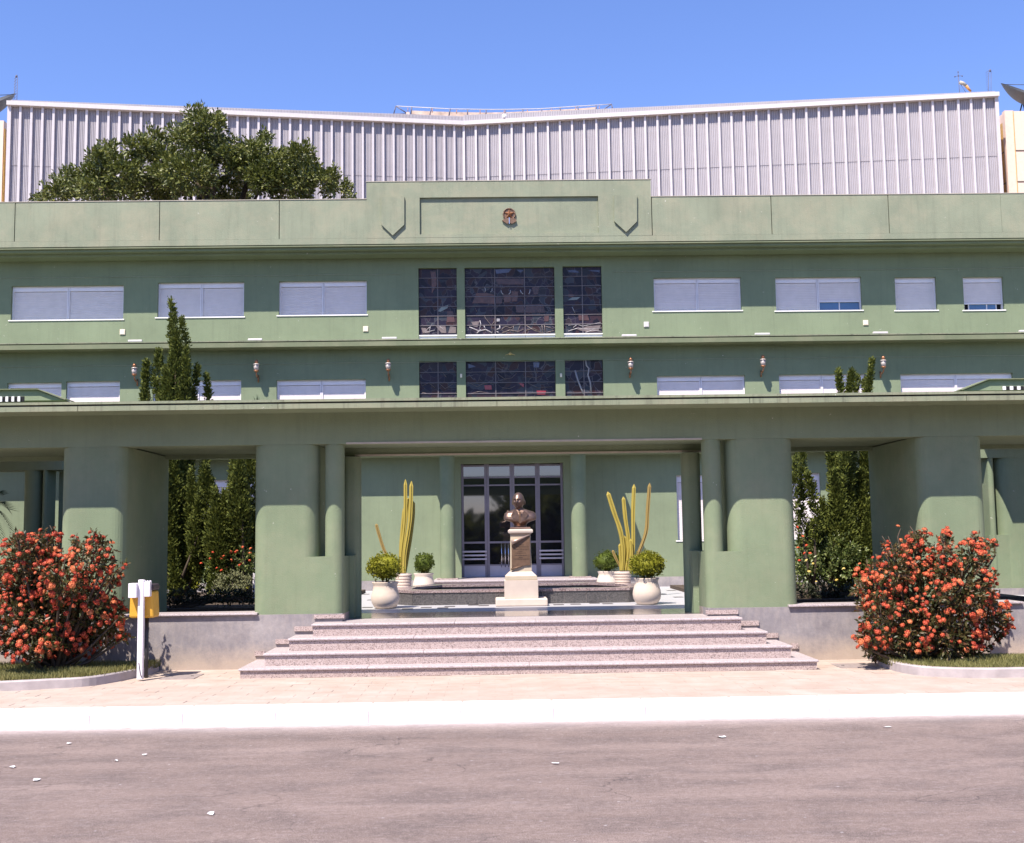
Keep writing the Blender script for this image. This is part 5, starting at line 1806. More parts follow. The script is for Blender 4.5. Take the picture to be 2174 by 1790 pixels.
# ------------------------------------------------------------------ fountain
zrim = 1.05
yF0, yFm, yF1 = 21.0, 21.55, 23.75
cxf = (at(876, 1255, yF0).x + at(1336, 1251, yF0).x) / 2
hf = (at(1336, 1251, yF0).x - at(876, 1255, yF0).x) / 2
hb_ = (at(1276, 1237, yF1).x - at(914, 1242, yF1).x) / 2
outer = [(cxf - hf, yF0), (cxf + hf, yF0), (cxf + hf + .42, yFm), (cxf + hf + .38, 22.6), (cxf + hb_, yF1), (cxf - hb_, yF1), (cxf - hf - .38, 22.6), (cxf - hf - .42, yFm)]
cen = Vector((cxf, 22.2, 0))
foun = thing('fountain_basin', 'low dark granite fountain basin with a brown rim behind the bust', 'fountain', (cxf, 22.2, Z_FLOOR))


def inset(pts, d):
    out = []
    n = len(pts)
    for i in range(n):
        a, b_, c = Vector((*pts[i - 1], 0)), Vector((*pts[i], 0)), Vector((*pts[(i + 1) % n], 0))
        e1, e2 = (b_ - a).normalized(), (c - b_).normalized()
        n1, n2 = Vector((-e1.y, e1.x, 0)), Vector((-e2.y, e2.x, 0))
        bis = (n1 + n2).normalized()
        p = b_ + bis * d / max(.4, bis.dot(n1))
        out.append((p.x, p.y))
    return out


o0 = inset(outer, -.015)
i0 = inset(outer, .34)
i1 = inset(outer, .30)
n = len(outer)
for k in range(n):
    k2 = (k + 1) % n
    # rim slab
    MB().add([(*o0[k], zrim - .035), (*o0[k2], zrim - .035), (*i0[k2], zrim - .035), (*i0[k], zrim - .035), (*o0[k], zrim + .01), (*o0[k2], zrim + .01), (*i0[k2], zrim + .01), (*i0[k], zrim + .01)],
             [(0, 3, 2, 1), (4, 5, 6, 7), (0, 1, 5, 4), (1, 2, 6, 5), (2, 3, 7, 6), (3, 0, 4, 7)]).build('rim_slab', M_rim, foun)
    # facing tiles
    a, b_ = Vector((*outer[k], 0)), Vector((*outer[k2], 0))
    L = (b_ - a).length
    nt_ = max(1, round(L / .4))
    inn = Vector((-(b_ - a).normalized().y, (b_ - a).normalized().x, 0))
    for q in range(nt_):
        p, r_ = a + (b_ - a) * (q / nt_) + (b_ - a).normalized() * .004, a + (b_ - a) * ((q + 1) / nt_) - (b_ - a).normalized() * .004
        pi, ri = p + inn * .03, r_ + inn * .03
        for (A, B, C, D) in ((p, r_, ri, pi),):
            MB().add([(A.x, A.y, Z_FLOOR + .006), (B.x, B.y, Z_FLOOR + .006), (C.x, C.y, Z_FLOOR + .006), (D.x, D.y, Z_FLOOR + .006), (A.x, A.y, zrim - .037), (B.x, B.y, zrim - .037), (C.x, C.y, zrim - .037), (D.x, D.y, zrim - .037)],
                     [(0, 3, 2, 1), (4, 5, 6, 7), (0, 1, 5, 4), (1, 2, 6, 5), (2, 3, 7, 6), (3, 0, 4, 7)]).build('tile', M_foun, foun)
        # inside facing
        p2, r2 = p + inn * .30, r_ + inn * .30
        MB().add([(p2.x, p2.y, Z_FLOOR - .1), (r2.x, r2.y, Z_FLOOR - .1), (r2.x, r2.y, zrim - .037), (p2.x, p2.y, zrim - .037)], [(3, 2, 1, 0)]).build('inner_tile', M_foun, foun)
grout = inset(outer, .012)
i2 = inset(outer, .33)
v = [(*p, Z_FLOOR + .004) for p in grout] + [(*p, zrim - .04) for p in grout]
MB().add(v, [(k, (k + 1) % n, (k + 1) % n + n, k + n) for k in range(n)]).build('grout_backing', M_marble, foun)
MB().add([(*p, Z_FLOOR + .10) for p in inset(outer, .31)], [tuple(range(n))]).build('water', M_water, foun)

# ------------------------------------------------------------------ pedestal and bust
YB = 20.62
bx = at(1105.5, 1200, YB).x
ped = thing('pedestal', 'beige stone pedestal with a bronze scroll plaque in front of the fountain', 'pedestal', (bx, YB, Z_FLOOR))
def zb(py, dy=0):
    return zc(py, YB + dy, 1105)
px_m = YB / 2500
W_ = lambda px: px * px_m / 2
zz0 = Z_FLOOR + .001
MB().bbox(bx - W_(108), bx + W_(108), YB - .36, YB + .33, zz0, zb(1269), .02).build('base_slab', M_marble, ped)
MB().bbox(bx - W_(70), bx + W_(70), YB - W_(70), YB + W_(70) - .02, zb(1269) + .001, zb(1231), .006).build('lower_block', M_marble, ped)
MB().bbox(bx - W_(66), bx + W_(66), YB - W_(66), YB + W_(66) - .02, zb(1230.5), zb(1222), .005).build('upper_block', M_beige, ped)
a, b_, z0, z1 = W_(64), W_(46), zb(1221.7), zb(1213)
MB().add([(bx - a, YB - a, z0), (bx + a, YB - a, z0), (bx + a, YB + a, z0), (bx - a, YB + a, z0), (bx - b_, YB - b_, z1), (bx + b_, YB - b_, z1), (bx + b_, YB + b_, z1), (bx - b_, YB + b_, z1)],
         [(0, 3, 2, 1), (4, 5, 6, 7), (0, 1, 5, 4), (1, 2, 6, 5), (2, 3, 7, 6), (3, 0, 4, 7)]).build('sloped_block', M_marble, ped)
a, b_, z0, z1 = W_(44.5), W_(42), zb(1212.8), zb(1134)
MB().add([(bx - a, YB - a, z0), (bx + a, YB - a, z0), (bx + a, YB + a, z0), (bx - a, YB + a, z0), (bx - b_, YB - b_, z1), (bx + b_, YB - b_, z1), (bx + b_, YB + b_, z1), (bx - b_, YB + b_, z1)],
         [(0, 3, 2, 1), (4, 5, 6, 7), (0, 1, 5, 4), (1, 2, 6, 5), (2, 3, 7, 6), (3, 0, 4, 7)]).build('shaft', M_beige, ped)
cp = MB()
cprof = [(W_(42), zb(1134)), (W_(46), zb(1133)), (W_(51), zb(1131)), (W_(52), zb(1128)), (W_(51), zb(1125)), (W_(45), zb(1123.5))]
for (ra, za), (rb_, zb_) in zip(cprof[:-1], cprof[1:]):
    cp.add([(bx - ra, YB - ra, za), (bx + ra, YB - ra, za), (bx + ra, YB + ra, za), (bx - ra, YB + ra, za), (bx - rb_, YB - rb_, zb_), (bx + rb_, YB - rb_, zb_), (bx + rb_, YB + rb_, zb_), (bx - rb_, YB + rb_, zb_)],
           [(0, 1, 5, 4), (1, 2, 6, 5), (2, 3, 7, 6), (3, 0, 4, 7)])
r_ = cprof[-1][0]
cp.add([(bx - r_, YB - r_, cprof[-1][1]), (bx + r_, YB - r_, cprof[-1][1]), (bx + r_, YB + r_, cprof[-1][1]), (bx - r_, YB + r_, cprof[-1][1])], [(0, 1, 2, 3)])
cp.build('capital', M_marble, ped)
# scroll plaque: a thin bronze sheet hanging on the front of the shaft, corners rolled
yq = YB - W_(46) - .004


def Q(x, y, dy=0):      # enlarged view (1000,1020 ; 8.68) -> world
    p = at(1000 + x / 8.682, 1020 + y / 8.682, yq - dy)
    return p


sh = [Q(745, 1140), Q(750, 1640), Q(850, 1600), Q(960, 1570), Q(1095, 1560), Q(1085, 1010), Q(900, 1100)]
MB().slab([(p.x, p.z) for p in sh], yq - .012, yq + .02).build('scroll_sheet', M_plaque, ped)
MB().tube([Q(745, 1150, .03), Q(830, 1115, .035), Q(1075, 1005, .02)], [.042, .03, .011], 10).build('scroll_curl', M_plaquelit, ped)
MB().tube([Q(765, 1180, .02), Q(800, 1225, .012)], [.03, .003], 8).build('scroll_curl', M_plaque, ped)
MB().tube([Q(735, 1640, .02), Q(860, 1600, .015), Q(960, 1575, .012)], [.013, .009, .004], 8).build('scroll_curl', M_plaque, ped)
# worn inscription, illegible: thin broken strokes
ins = MB()
for yy, x0, x1 in ((1185, 900, 975), (1225, 830, 1060), (1268, 780, 1065), (1305, 860, 960), (1340, 820, 1010), (1382, 805, 1040), (1418, 880, 950), (1450, 780, 1080)):
    x = x0
    while x < x1:
        w = rnd.uniform(8, 26)
        a, b_ = Q(x, yy - 6), Q(min(x + w, x1), yy + 6)
        ins.box(a.x, b_.x, yq - .0145, yq - .0125, b_.z, a.z)
        x += w + rnd.uniform(3, 8)
stuff(ins.build('inscription', M_engr, ped))

# bust: head, neck and chest fused into one continuous body
zcap = cprof[-1][1]
bust = thing('bronze_bust', 'bronze bust of a balding man in suit and tie on the pedestal', 'statue', (bx, YB, zcap))


def ellipsoid(bm, c, r, seg=28, ring=18, fn=None):
    res = bmesh.ops.create_uvsphere(bm, u_segments=seg, v_segments=ring, radius=1)
    for q in res['verts']:
        d = q.co.copy()
        p = Vector((d.x * r[0], d.y * r[1], d.z * r[2]))
        if fn:
            p = fn(d, p)
        q.co = p + Vector(c)


mh = px_m
hx = bx - 3.0 * mh
hz0, hz1 = zb(1082), zb(1045.5)       # chin, crown
hc = (hz0 + hz1) / 2
hr = (hz1 - hz0) / 2
yaw_h = math.radians(-14)
Rh = Matrix.Rotation(yaw_h, 3, 'Z')


def head_fn(d, p):
    """d is the unit direction; -Y is the face."""
    x, y, z = d
    s = 1.0
    if z < 0:
        s = 1 - .30 * (z * z) ** .8          # narrowing to the jaw
    p.x *= s * (1.0 if z > -.2 else 1.02)
    if y < 0:
        g = lambda a, b_, sx, sz: math.exp(-((x - a) / sx) ** 2 - ((z - b_) / sz) ** 2)
        f = 0
        f += .20 * g(0, -.13, .13, .20)           # nose
        f += .11 * g(0, -.24, .17, .09)
        f += .075 * g(0, .20, .55, .10)           # brow
        f -= .13 * (g(.34, .05, .17, .10) + g(-.34, .05, .17, .10))
        f += .04 * (g(.34, .03, .09, .05) + g(-.34, .03, .09, .05))
        f += .06 * g(0, -.50, .22, .05)           # lips
        f -= .05 * g(0, -.42, .2, .04)
        f -= .04 * g(0, -.62, .25, .06)
        f += .14 * g(0, -.85, .3, .16)            # chin
        f += .06 * (g(.5, -.18, .16, .16) + g(-.5, -.18, .16, .16))
        p.y -= f * hr * 1.35
    else:
        p.y *= 1.08
    return Rh @ p


bm = bmesh.new()
ellipsoid(bm, (hx, YB - .02, hc), (hr * .70, hr * .86, hr), 44, 34, head_fn)
for sx_ in (-1, 1):                                 # ears
    e = Rh @ Vector((sx_ * hr * .70, .02, -.02))
    ellipsoid(bm, (hx + e.x, YB - .02 + e.y, hc + e.z - .005), (.018, .03, .045), 12, 8)
ellipsoid(bm, (hx + .01, YB + .02, hz0 - .0), (.074, .078, .12), 20, 14)       # neck
# chest: stacked super-ellipse sections
secs = [  # z px, half width px, half depth m, centre dy, exponent
    (1079.5, 8, .075, .015, 2.2), (1083, 17, .09, .01, 2.3), (1086.5, 28, .10, .0, 2.6), (1090, 33, .115, -.01, 2.8), (1097, 34.5, .125, -.02, 3.2), (1102.5, 34.5, .13, -.025, 3.2), (1105, 31, .13, -.025, 2.8), (1107.5, 22, .125, -.03, 2.4), (1110, 16, .11, -.02, 2.2), (1115, 13, .08, -.01, 2.1), (1119, 15, .08, .0, 2.5), (1123.4, 18, .09, .0, 3)]
NS = 36
ring = []
for zpx, hw, hd, dy, ex in secs:
    zz = zb(zpx)
    vs = []
    for k in range(NS):
        a = 2 * math.pi * k / NS
        ca, sa = math.cos(a), math.sin(a)
        x = math.copysign(abs(ca) ** (2 / ex), ca) * hw * mh
        y_ = math.copysign(abs(sa) ** (2 / ex), sa) * hd
        drop = 0.02 * (1 - abs(ca)) if 1084 < zpx < 1112 else 0
        vs.append(bm.verts.new((bx + x, YB + dy + y_, zz - (0.0 if zpx < 1105 else 0))))
    ring.append(vs)
for r1, r2 in zip(ring[:-1], ring[1:]):
    for k in range(NS):
        bm.faces.new((r1[k], r2[k], r2[(k + 1) % NS], r1[(k + 1) % NS]))
bm.faces.new(ring[0])
bm.faces.new(ring[-1][::-1])
bmesh.ops.recalc_face_normals(bm, faces=list(bm.faces))
mb = MB()
mb.bm(bm, True)
bo = mb.build('body', M_bronze, bust)
rm = bo.modifiers.new('fuse', 'REMESH')
rm.mode = 'VOXEL'
rm.voxel_size = .0075
rm.use_smooth_shade = True
smo = bo.modifiers.new('soften', 'SMOOTH')
smo.factor = .5
smo.iterations = 2
# jacket lapels, shirt, tie
yfb = YB - .158


def bz(px, py, d=0.0):
    p = at(1000 + px / 8.682, 1020 + py / 8.682, YB - .14 - d)
    return p


def strip(pts, name, m, th=.018):
    q = [bz(*p) for p in pts]
    ar = sum(q[i].x * q[(i + 1) % len(q)].z - q[(i + 1) % len(q)].x * q[i].z for i in range(len(q)))
    if ar < 0:
        q = q[::-1]
    MB().slab([(v.x, v.z) for v in q], yfb - .0, yfb + .05).build(name, m, bust)


strip([(812, 520), (850, 560), (880, 640), (885, 790), (840, 720), (770, 690), (735, 640)], 'lapel', M_bronze)
strip([(985, 560), (950, 590), (925, 660), (905, 800), (960, 730), (1020, 690), (1055, 620)], 'lapel', M_bronze)
yfb -= .002
strip([(875, 575), (925, 585), (915, 620), (915, 760), (898, 800), (880, 740), (890, 620)], 'tie', M_plaque)
MB().bbox(bx - W_(43), bx + W_(43), YB - .16, YB + .16, zcap + .001, zb(1119.5), .008).build('plinth', M_bronze, bust)

# ------------------------------------------------------------------ potted topiaries
def ball_lobes(c, rx, rz, n, seed):
    rr = random.Random(seed)
    out = [(c[0], c[1], c[2], rx * .93, rx * .93, rz * .93)]
    for k in range(n):
        a = rr.uniform(0, 6.28)
        t = rr.uniform(-.6, .8)
        s_ = math.sqrt(1 - t * t)
        out.append((c[0] + math.cos(a) * s_ * rx * .55, c[1] + math.sin(a) * s_ * rx * .55, c[2] + t * rz * .5, rx * .5, rx * .5, rz * .52))
    return out


def topiary(label, px, pot_top, pot_bot_z, Y, rim_px, body_px, ball, lm, seed):
    """ball: centre px, py, half width px, half height px."""
    k = Y / 2500
    c = at(px, pot_top, Y)
    t = thing('potted_topiary', label, 'potted plant', (c.x, Y, pot_bot_z), 'clipped topiaries in round pots')
    h = c.z - pot_bot_z
    rr, rb2 = rim_px * k / 2, body_px * k / 2
    z0 = pot_bot_z + .001
    prof = [(0, z0), (rb2 * .62, z0), (rb2 * .78, z0 + h * .06), (rb2 * .95, z0 + h * .22), (rb2, z0 + h * .38), (rb2 * .97, z0 + h * .52), (rb2 * .88, z0 + h * .68), (rr * .90, z0 + h * .82), (rr * .90, z0 + h * .88), (rr, z0 + h * .97), (rr * 1.0, z0 + h), (rr * .93, z0 + h), (rr * .86, z0 + h * .9), (0, z0 + h * .9)]
    MB().lathe(prof, c.x, Y, 36).build('pot', M_pot, t)
    MB().lathe([(rr * .85, z0 + h * .905), (0, z0 + h * .915)], c.x, Y, 20).build('soil', M_soil, t)
    bc = at(ball[0], ball[1], Y)
    C, D = lobes_points(ball_lobes((bc.x, Y, bc.z), ball[2] * k, ball[3] * k * 1.1, 9, seed), 2300, .16)
    P, E = tuft_points(C, D, 4, .022)
    foliage('crown', P, E, .030, lm, t, aspect=.6, jit=.6)
    core = MB().lathe([(max(.001, ball[2] * k * .86 * math.sin(a)), bc.z - ball[3] * k * .84 * math.cos(a)) for a in [math.pi * q / 10 for q in range(11)]], bc.x, Y, 18)
    core.build('inner_foliage', lm, t)
    st = MB()
    for q in range(5):
        a = q * 1.3
        st.tube([(c.x + .03 * math.cos(a), Y + .03 * math.sin(a), z0 + h * .9), (bc.x + .12 * math.cos(a), Y + .12 * math.sin(a), bc.z - .05)], [.014, .008], 5)
    st.build('stem', M_bark, t)
    return t


topiary('large yellowish topiary ball in a front pot beside the tall narrow cactus', 818, 1235.5, Z_FLOOR, 20.25, 56, 60, (817, 1204, 37, 27), L_ball, 1)
topiary('large yellowish topiary ball in a front pot before the wide spreading cactus', 1372.5, 1227, Z_FLOOR, 20.3, 53, 60, (1373, 1199, 37, 27), L_ball, 2)
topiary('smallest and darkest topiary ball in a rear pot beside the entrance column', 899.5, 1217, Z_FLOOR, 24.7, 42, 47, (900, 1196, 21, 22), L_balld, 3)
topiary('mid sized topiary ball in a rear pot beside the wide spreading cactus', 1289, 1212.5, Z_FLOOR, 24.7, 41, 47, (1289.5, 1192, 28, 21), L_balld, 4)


# ------------------------------------------------------------------ potted cacti
def cactus_pot(label, px, py_top, Y, w_px, stems):
    k = Y / 2500
    c = at(px, py_top, Y)
    r = w_px * k / 2
    t = thing('potted_cactus', label, 'cactus', (c.x, Y, Z_FLOOR), 'columnar cacti in ringed pots')
    h = c.z - Z_FLOOR
    prof = [(0, Z_FLOOR + .001), (r * .8, Z_FLOOR + .001)]
    for q in range(9):
        z = Z_FLOOR + h * (.02 + .98 * q / 9)
        rr = r * (.82 + .18 * q / 9)
        prof += [(rr * .93, z), (rr, z + h * .02), (rr, z + h * .075), (rr * .93, z + h * .09)]
    prof += [(r * .9, c.z), (r * .85, c.z - .03), (0, c.z - .03)]
    MB().lathe(prof, c.x, Y, 28, False).build('pot', M_pot, t)
    MB().lathe([(r * .86, c.z - .028), (0, c.z - .02)], c.x, Y, 16).build('soil', M_soil, t)
    for i, (pts, wpx, mm) in enumerate(stems):
        dy = rnd.uniform(-.12, .12)
        P = [at(a, b_, Y + dy) for a, b_ in pts]
        # resample smoothly
        Q_ = []
        for j in range(len(P) - 1):
            for u in range(5):
                f = u / 5
                p0, p1, p2, p3 = P[max(j - 1, 0)], P[j], P[j + 1], P[min(j + 2, len(P) - 1)]
                Q_.append(.5 * ((2 * p1) + (p2 - p0) * f + (2 * p0 - 5 * p1 + 4 * p2 - p3) * f * f + (3 * p1 - p0 - 3 * p2 + p3) * f ** 3))
        Q_.append(P[-1])
        n_ = len(Q_)
        rads = []
        for j in range(n_):
            u = j / (n_ - 1)
            rr = wpx * k / 2 * (.72 + .35 * min(1, u * 2)) * (1 + .04 * math.sin(j * 1.3))
            if u > .94:
                rr *= max(.15, math.sqrt(max(0, 1 - ((u - .94) / .06) ** 2)) * .9 + .1)
            rads.append(rr)
        MB().tube(Q_, rads, 12, False, ribs=1, ribd=-.38).build('cactus_stem', mm, t)
    return t


def S5(x, y):
    return 750 + x / 2.889, 950 + y / 2.889


cactus_pot('tall narrow yellow cactus cluster in a ringed pot with one short leaning stem', 857, 1217.5, 22.9, 36, [
    ([S5(298, 770), S5(296, 650), S5(318, 440), S5(320, 195)], 8, L_cact), ([S5(312, 770), S5(318, 640), S5(348, 440), S5(357, 206)], 9, L_cact), ([S5(285, 770), S5(292, 600), S5(312, 360)], 7, L_cact),
    ([S5(318, 770), S5(345, 600), S5(366, 430), S5(368, 330)], 8, L_cact), ([S5(303, 770), S5(300, 650), S5(330, 380), S5(335, 310)], 7, L_cact), ([S5(290, 770), S5(200, 650), S5(160, 540), S5(140, 468)], 7, L_cactbr)])
cactus_pot('wide spreading yellow cactus cluster in a ringed pot with one long brown stem', 1322, 1213, 22.9, 38, [
    ([S5(1650, 755), S5(1655, 650), S5(1640, 520), S5(1600, 400), S5(1560, 272)], 10, L_cact), ([S5(1672, 755), S5(1690, 600), S5(1668, 430), S5(1656, 302)], 8.5, L_cact), ([S5(1690, 755), S5(1715, 640), S5(1716, 400), S5(1722, 226)], 8.5, L_cact),
    ([S5(1712, 755), S5(1745, 660), S5(1795, 520), S5(1806, 380), S5(1818, 218)], 8, L_cactbr), ([S5(1660, 755), S5(1672, 640), S5(1660, 540)], 9, L_cact), ([S5(1640, 755), S5(1640, 680), S5(1634, 590)], 7, L_cact), ([S5(1650, 755), S5(1610, 680), S5(1590, 630)], 6, L_cactbr), ([S5(1700, 755), S5(1705, 660), S5(1700, 560)], 7, L_cact)])

# ------------------------------------------------------------------ planting beds at the kerb: kerb, grass, ixora bushes
def bed_outline(pxs):
    return [atz(px, py, Z_PAVE + .12) for px, py in pxs]


def bed(pxs, name, far, close_x):
    line = bed_outline(pxs)
    # smooth the line
    dense = []
    for j in range(len(line) - 1):
        p0, p1, p2, p3 = line[max(j - 1, 0)], line[j], line[j + 1], line[min(j + 2, len(line) - 1)]
        for u in range(6):
            f = u / 6
            dense.append(.5 * ((2 * p1) + (p2 - p0) * f + (2 * p0 - 5 * p1 + 4 * p2 - p3) * f * f + (3 * p1 - p0 - 3 * p2 + p3) * f ** 3))
    dense.append(line[-1])
    k = MB()
    n_ = len(dense)
    v = []
    for j, p in enumerate(dense):
        t_ = (dense[min(j + 1, n_ - 1)] - dense[max(j - 1, 0)])
        t_.z = 0
        t_.normalize()
        nn = Vector((-t_.y, t_.x, 0))          # into the bed
        for q, z in ((p, Z_PAVE - .01), (p + nn * .006, Z_PAVE + .105), (p + nn * .02, Z_PAVE + .12), (p + nn * .10, Z_PAVE + .12), (p + nn * .115, Z_PAVE + .105), (p + nn * .115, Z_PAVE - .01)):
            v.append((q.x, q.y, z))
    f = []
    for j in range(n_ - 1):
        for m_ in range(5):
            f.append((j * 6 + m_, (j + 1) * 6 + m_, (j + 1) * 6 + m_ + 1, j * 6 + m_ + 1))
    f += [(0, 1, 2, 3, 4, 5), tuple((n_ - 1) * 6 + m_ for m_ in range(5, -1, -1))]
    struct(k.add(v, f).build('bed_kerb', M_bedkerb))
    return dense


def point_in(poly, x, y):
    c = False
    n_ = len(poly)
    j = n_ - 1
    for i in range(n_):
        xi, yi, xj, yj = poly[i].x, poly[i].y, poly[j].x, poly[j].y
        if (yi > y) != (yj > y) and x < (xj - xi) * (y - yi) / (yj - yi) + xi:
            c = not c
        j = i
    return c


def grass(poly, n, name, hmax=.13):
    xs_ = [p.x for p in poly]
    ys_ = [p.y for p in poly]
    pts = []
    while len(pts) < n:
        x, y_ = rnd.uniform(min(xs_), max(xs_)), rnd.uniform(min(ys_), max(ys_))
        if point_in(poly, x, y_):
            pts.append((x, y_))
    V, F = [], []
    for x, y_ in pts:
        clump = noise.noise(Vector((x * 1.3, y_ * 1.3, 0)))
        h = hmax * rnd.uniform(.35, 1) * (1 + .4 * clump)
        a = rnd.uniform(0, 6.28)
        w = .011
        le = rnd.uniform(0, .7) * h
        b_ = rnd.uniform(0, 6.28)
        i = len(V)
        z0 = Z_PAVE + .06
        V += [(x - w * math.cos(a), y_ - w * math.sin(a), z0), (x + w * math.cos(a), y_ + w * math.sin(a), z0), (x + le * math.cos(b_), y_ + le * math.sin(b_), z0 + h)]
        F.append((i, i + 1, i + 2))
    o = MB().add(V, F).build(name, L_grass)
    stuff(o)
    soil = MB().add([(p.x, p.y, Z_PAVE + .065) for p in poly], [tuple(range(len(poly)))]).build('bed_soil', M_soil)
    struct(soil)


dl = bed([(-120, 1450), (0, 1447), (90, 1443), (190, 1437), (270, 1424), (318, 1413), (338, 1406)], 'bed', 0, 0)
polyL = [Vector((p.x, p.y + .1, 0)) for p in dl] + [Vector((dl[-1].x - .5, 17.0, 0)), Vector((-7.9, 17.0, 0))]
grass(polyL, 34000, 'grass', .14)
dr = bed([(1862, 1392), (1895, 1405), (1950, 1414), (2015, 1418), (2100, 1419), (2174, 1418), (2290, 1417)], 'bed', 0, 0)
polyR = [Vector((p.x, p.y + .1, 0)) for p in dr] + [Vector((8.2, 16.55, 0)), Vector((dr[0].x + .25, 16.45, 0))]
grass(polyR, 26000, 'grass', .11)


def ixora(label, lobes_px, Y, seed, base_px):
    b0 = atz(base_px, 1420, Z_PAVE)
    rr = random.Random(seed)
    c0 = at(base_px, 1380, Y)
    t = thing('flowering_bush', label, 'flowering bush', (c0.x, Y, Z_PAVE + .06))
    lob = []
    k = Y / 2500
    for px, py, rx, ry in lobes_px:
        yy = Y + rr.uniform(-.45, .45)
        p = at(px, py, yy)
        lob.append((p.x, yy, p.z, rx * k, rx * k * .95, ry * k))
    C, D = lobes_points([(l[0], l[1], l[2], l[3] * .93, l[4] * .93, l[5] * .93) for l in lob], 240, .6)
    ok = (C[:, 2] > Z_PAVE + .1)
    C, D = C[ok], D[ok]
    P, E = tuft_points(C, D, 10, .08)
    foliage('crown', P, E, .075, L_ixora, t, aspect=.42, jit=.5)
    # upright woody stems
    st = MB()
    for x, yy, z, rx, ry, rz in lob:
        st.tube([(c0.x + rr.uniform(-.25, .25), Y + rr.uniform(-.15, .15), Z_PAVE + .02), ((c0.x + x) / 2, (Y + yy) / 2, (Z_PAVE + z) / 2 - .05), (x, yy, z), (x + rr.uniform(-.05, .05), yy, z + rz * .9)], [.03, .022, .012, .005], 5)
    st.build('stem', M_bark, t)
    # flower heads over the outer surface
    C2, D2 = lobes_points(lob, 330, .16)
    idx = list(range(len(C2)))
    rr.shuffle(idx)
    L_ = np.array([[l[0], l[1], l[2], l[3], l[4], l[5]] for l in lob])
    pos = []
    for i in idx:
        c = C2[i]
        if c[2] < Z_PAVE + .22:
            continue
        # on the outside of all lobes
        q = (c[None, :] - L_[:, :3]) / L_[:, 3:]
        if (np.sum(q * q, axis=1) < .62).any():
            continue
        pos.append((c, D2[i]))
    front = [x for x in pos if x[0][1] < Y + .25]
    back = [x for x in pos if x[0][1] >= Y + .25]
    many = front[:300]
    for c, d in many:
        s_ = rr.choice((.022, .028, .032, .038, .046))
        dv = Vector((d[0], d[1] - .25, d[2] + .45)).normalized()
        o = inst('blossom', FM_ix[rr.randrange(3)], t, Vector(c) + dv * .025, dv.to_track_quat('Z', 'Y').to_euler(), (s_, s_, s_ * .9))
    bk = MB()
    proto = FM_ix[0]
    for c, d in (front[300:760] + back)[:720]:
        s_ = rr.uniform(.022, .042)
        dv = Vector((d[0], d[1], d[2] + .45)).normalized()
        Rm = dv.to_track_quat('Z', 'Y').to_matrix()
        bk.add([Vector(c) + Rm @ (vv.co * s_) for vv in proto.vertices], [tuple(p.vertices) for p in proto.polygons])
    if bk.v:
        stuff(bk.build('blossom', P_ix, t))
    return t


ixora('big bush covered in orange red blossoms on the grass bed beside the white post', [
    (40, 1190, 45, 55), (75, 1165, 30, 28), (100, 1158, 22, 26), (20, 1240, 50, 60), (60, 1260, 70, 70), (130, 1230, 50, 50), (175, 1185, 26, 36), (205, 1160, 20, 26), (225, 1190, 18, 30), (235, 1165, 9, 10), (160, 1150, 9, 14), (120, 1200, 34, 34), (200, 1245, 42, 50), (180, 1300, 60, 60), (110, 1310, 80, 62), (30, 1320, 60, 60), (240, 1225, 16, 22), (235, 1290, 26, 26), (225, 1340, 40, 30), (262, 1345, 16, 10), (150, 1360, 70, 34), (60, 1370, 60, 30), (-30, 1300, 40, 70), (125, 1145, 8, 12), (250, 1315, 12, 10), (38, 1150, 7, 22), (90, 1134, 6, 14), (112, 1128, 5, 14), (62, 1150, 8, 18), (160, 1150, 5, 20), (198, 1150, 8, 24), (218, 1156, 5, 16), (243, 1190, 5, 20), (262, 1205, 7, 8), (268, 1352, 14, 6), (255, 1300, 16, 6)], 16.25, 3, 110)
ixora('big round bush of coral blossoms overhanging the kerb by the far grass strip', [
    (1930, 1190, 40, 40), (1950, 1150, 28, 24), (1900, 1210, 40, 50), (1880, 1260, 55, 60), (2005, 1165, 16, 34), (2012, 1145, 8, 12), (1995, 1200, 40, 44), (2060, 1190, 38, 46), (2070, 1160, 9, 26), (2088, 1165, 14, 26), (2040, 1250, 70, 66), (1960, 1270, 70, 66), (1880, 1150, 8, 14), (1886, 1190, 12, 24), (1850, 1240, 34, 40), (1870, 1310, 50, 50), (1930, 1340, 70, 60), (2010, 1340, 70, 56), (2080, 1300, 56, 56), (2110, 1330, 34, 34), (1870, 1370, 44, 30), (1950, 1395, 56, 26), (2040, 1385, 60, 26), (2125, 1300, 18, 16), (1850, 1355, 30, 20), (1830, 1250, 16, 16), (1893, 1158, 5, 22), (1906, 1140, 4, 20), (1940, 1130, 8, 14), (2010, 1140, 6, 26), (2002, 1150, 8, 24), (2070, 1155, 5, 30), (2086, 1165, 5, 22), (2112, 1180, 6, 34), (2098, 1230, 20, 20), (2136, 1330, 10, 8), (1824, 1238, 8, 8), (1842, 1378, 18, 8)], 16.2, 9, 1960)

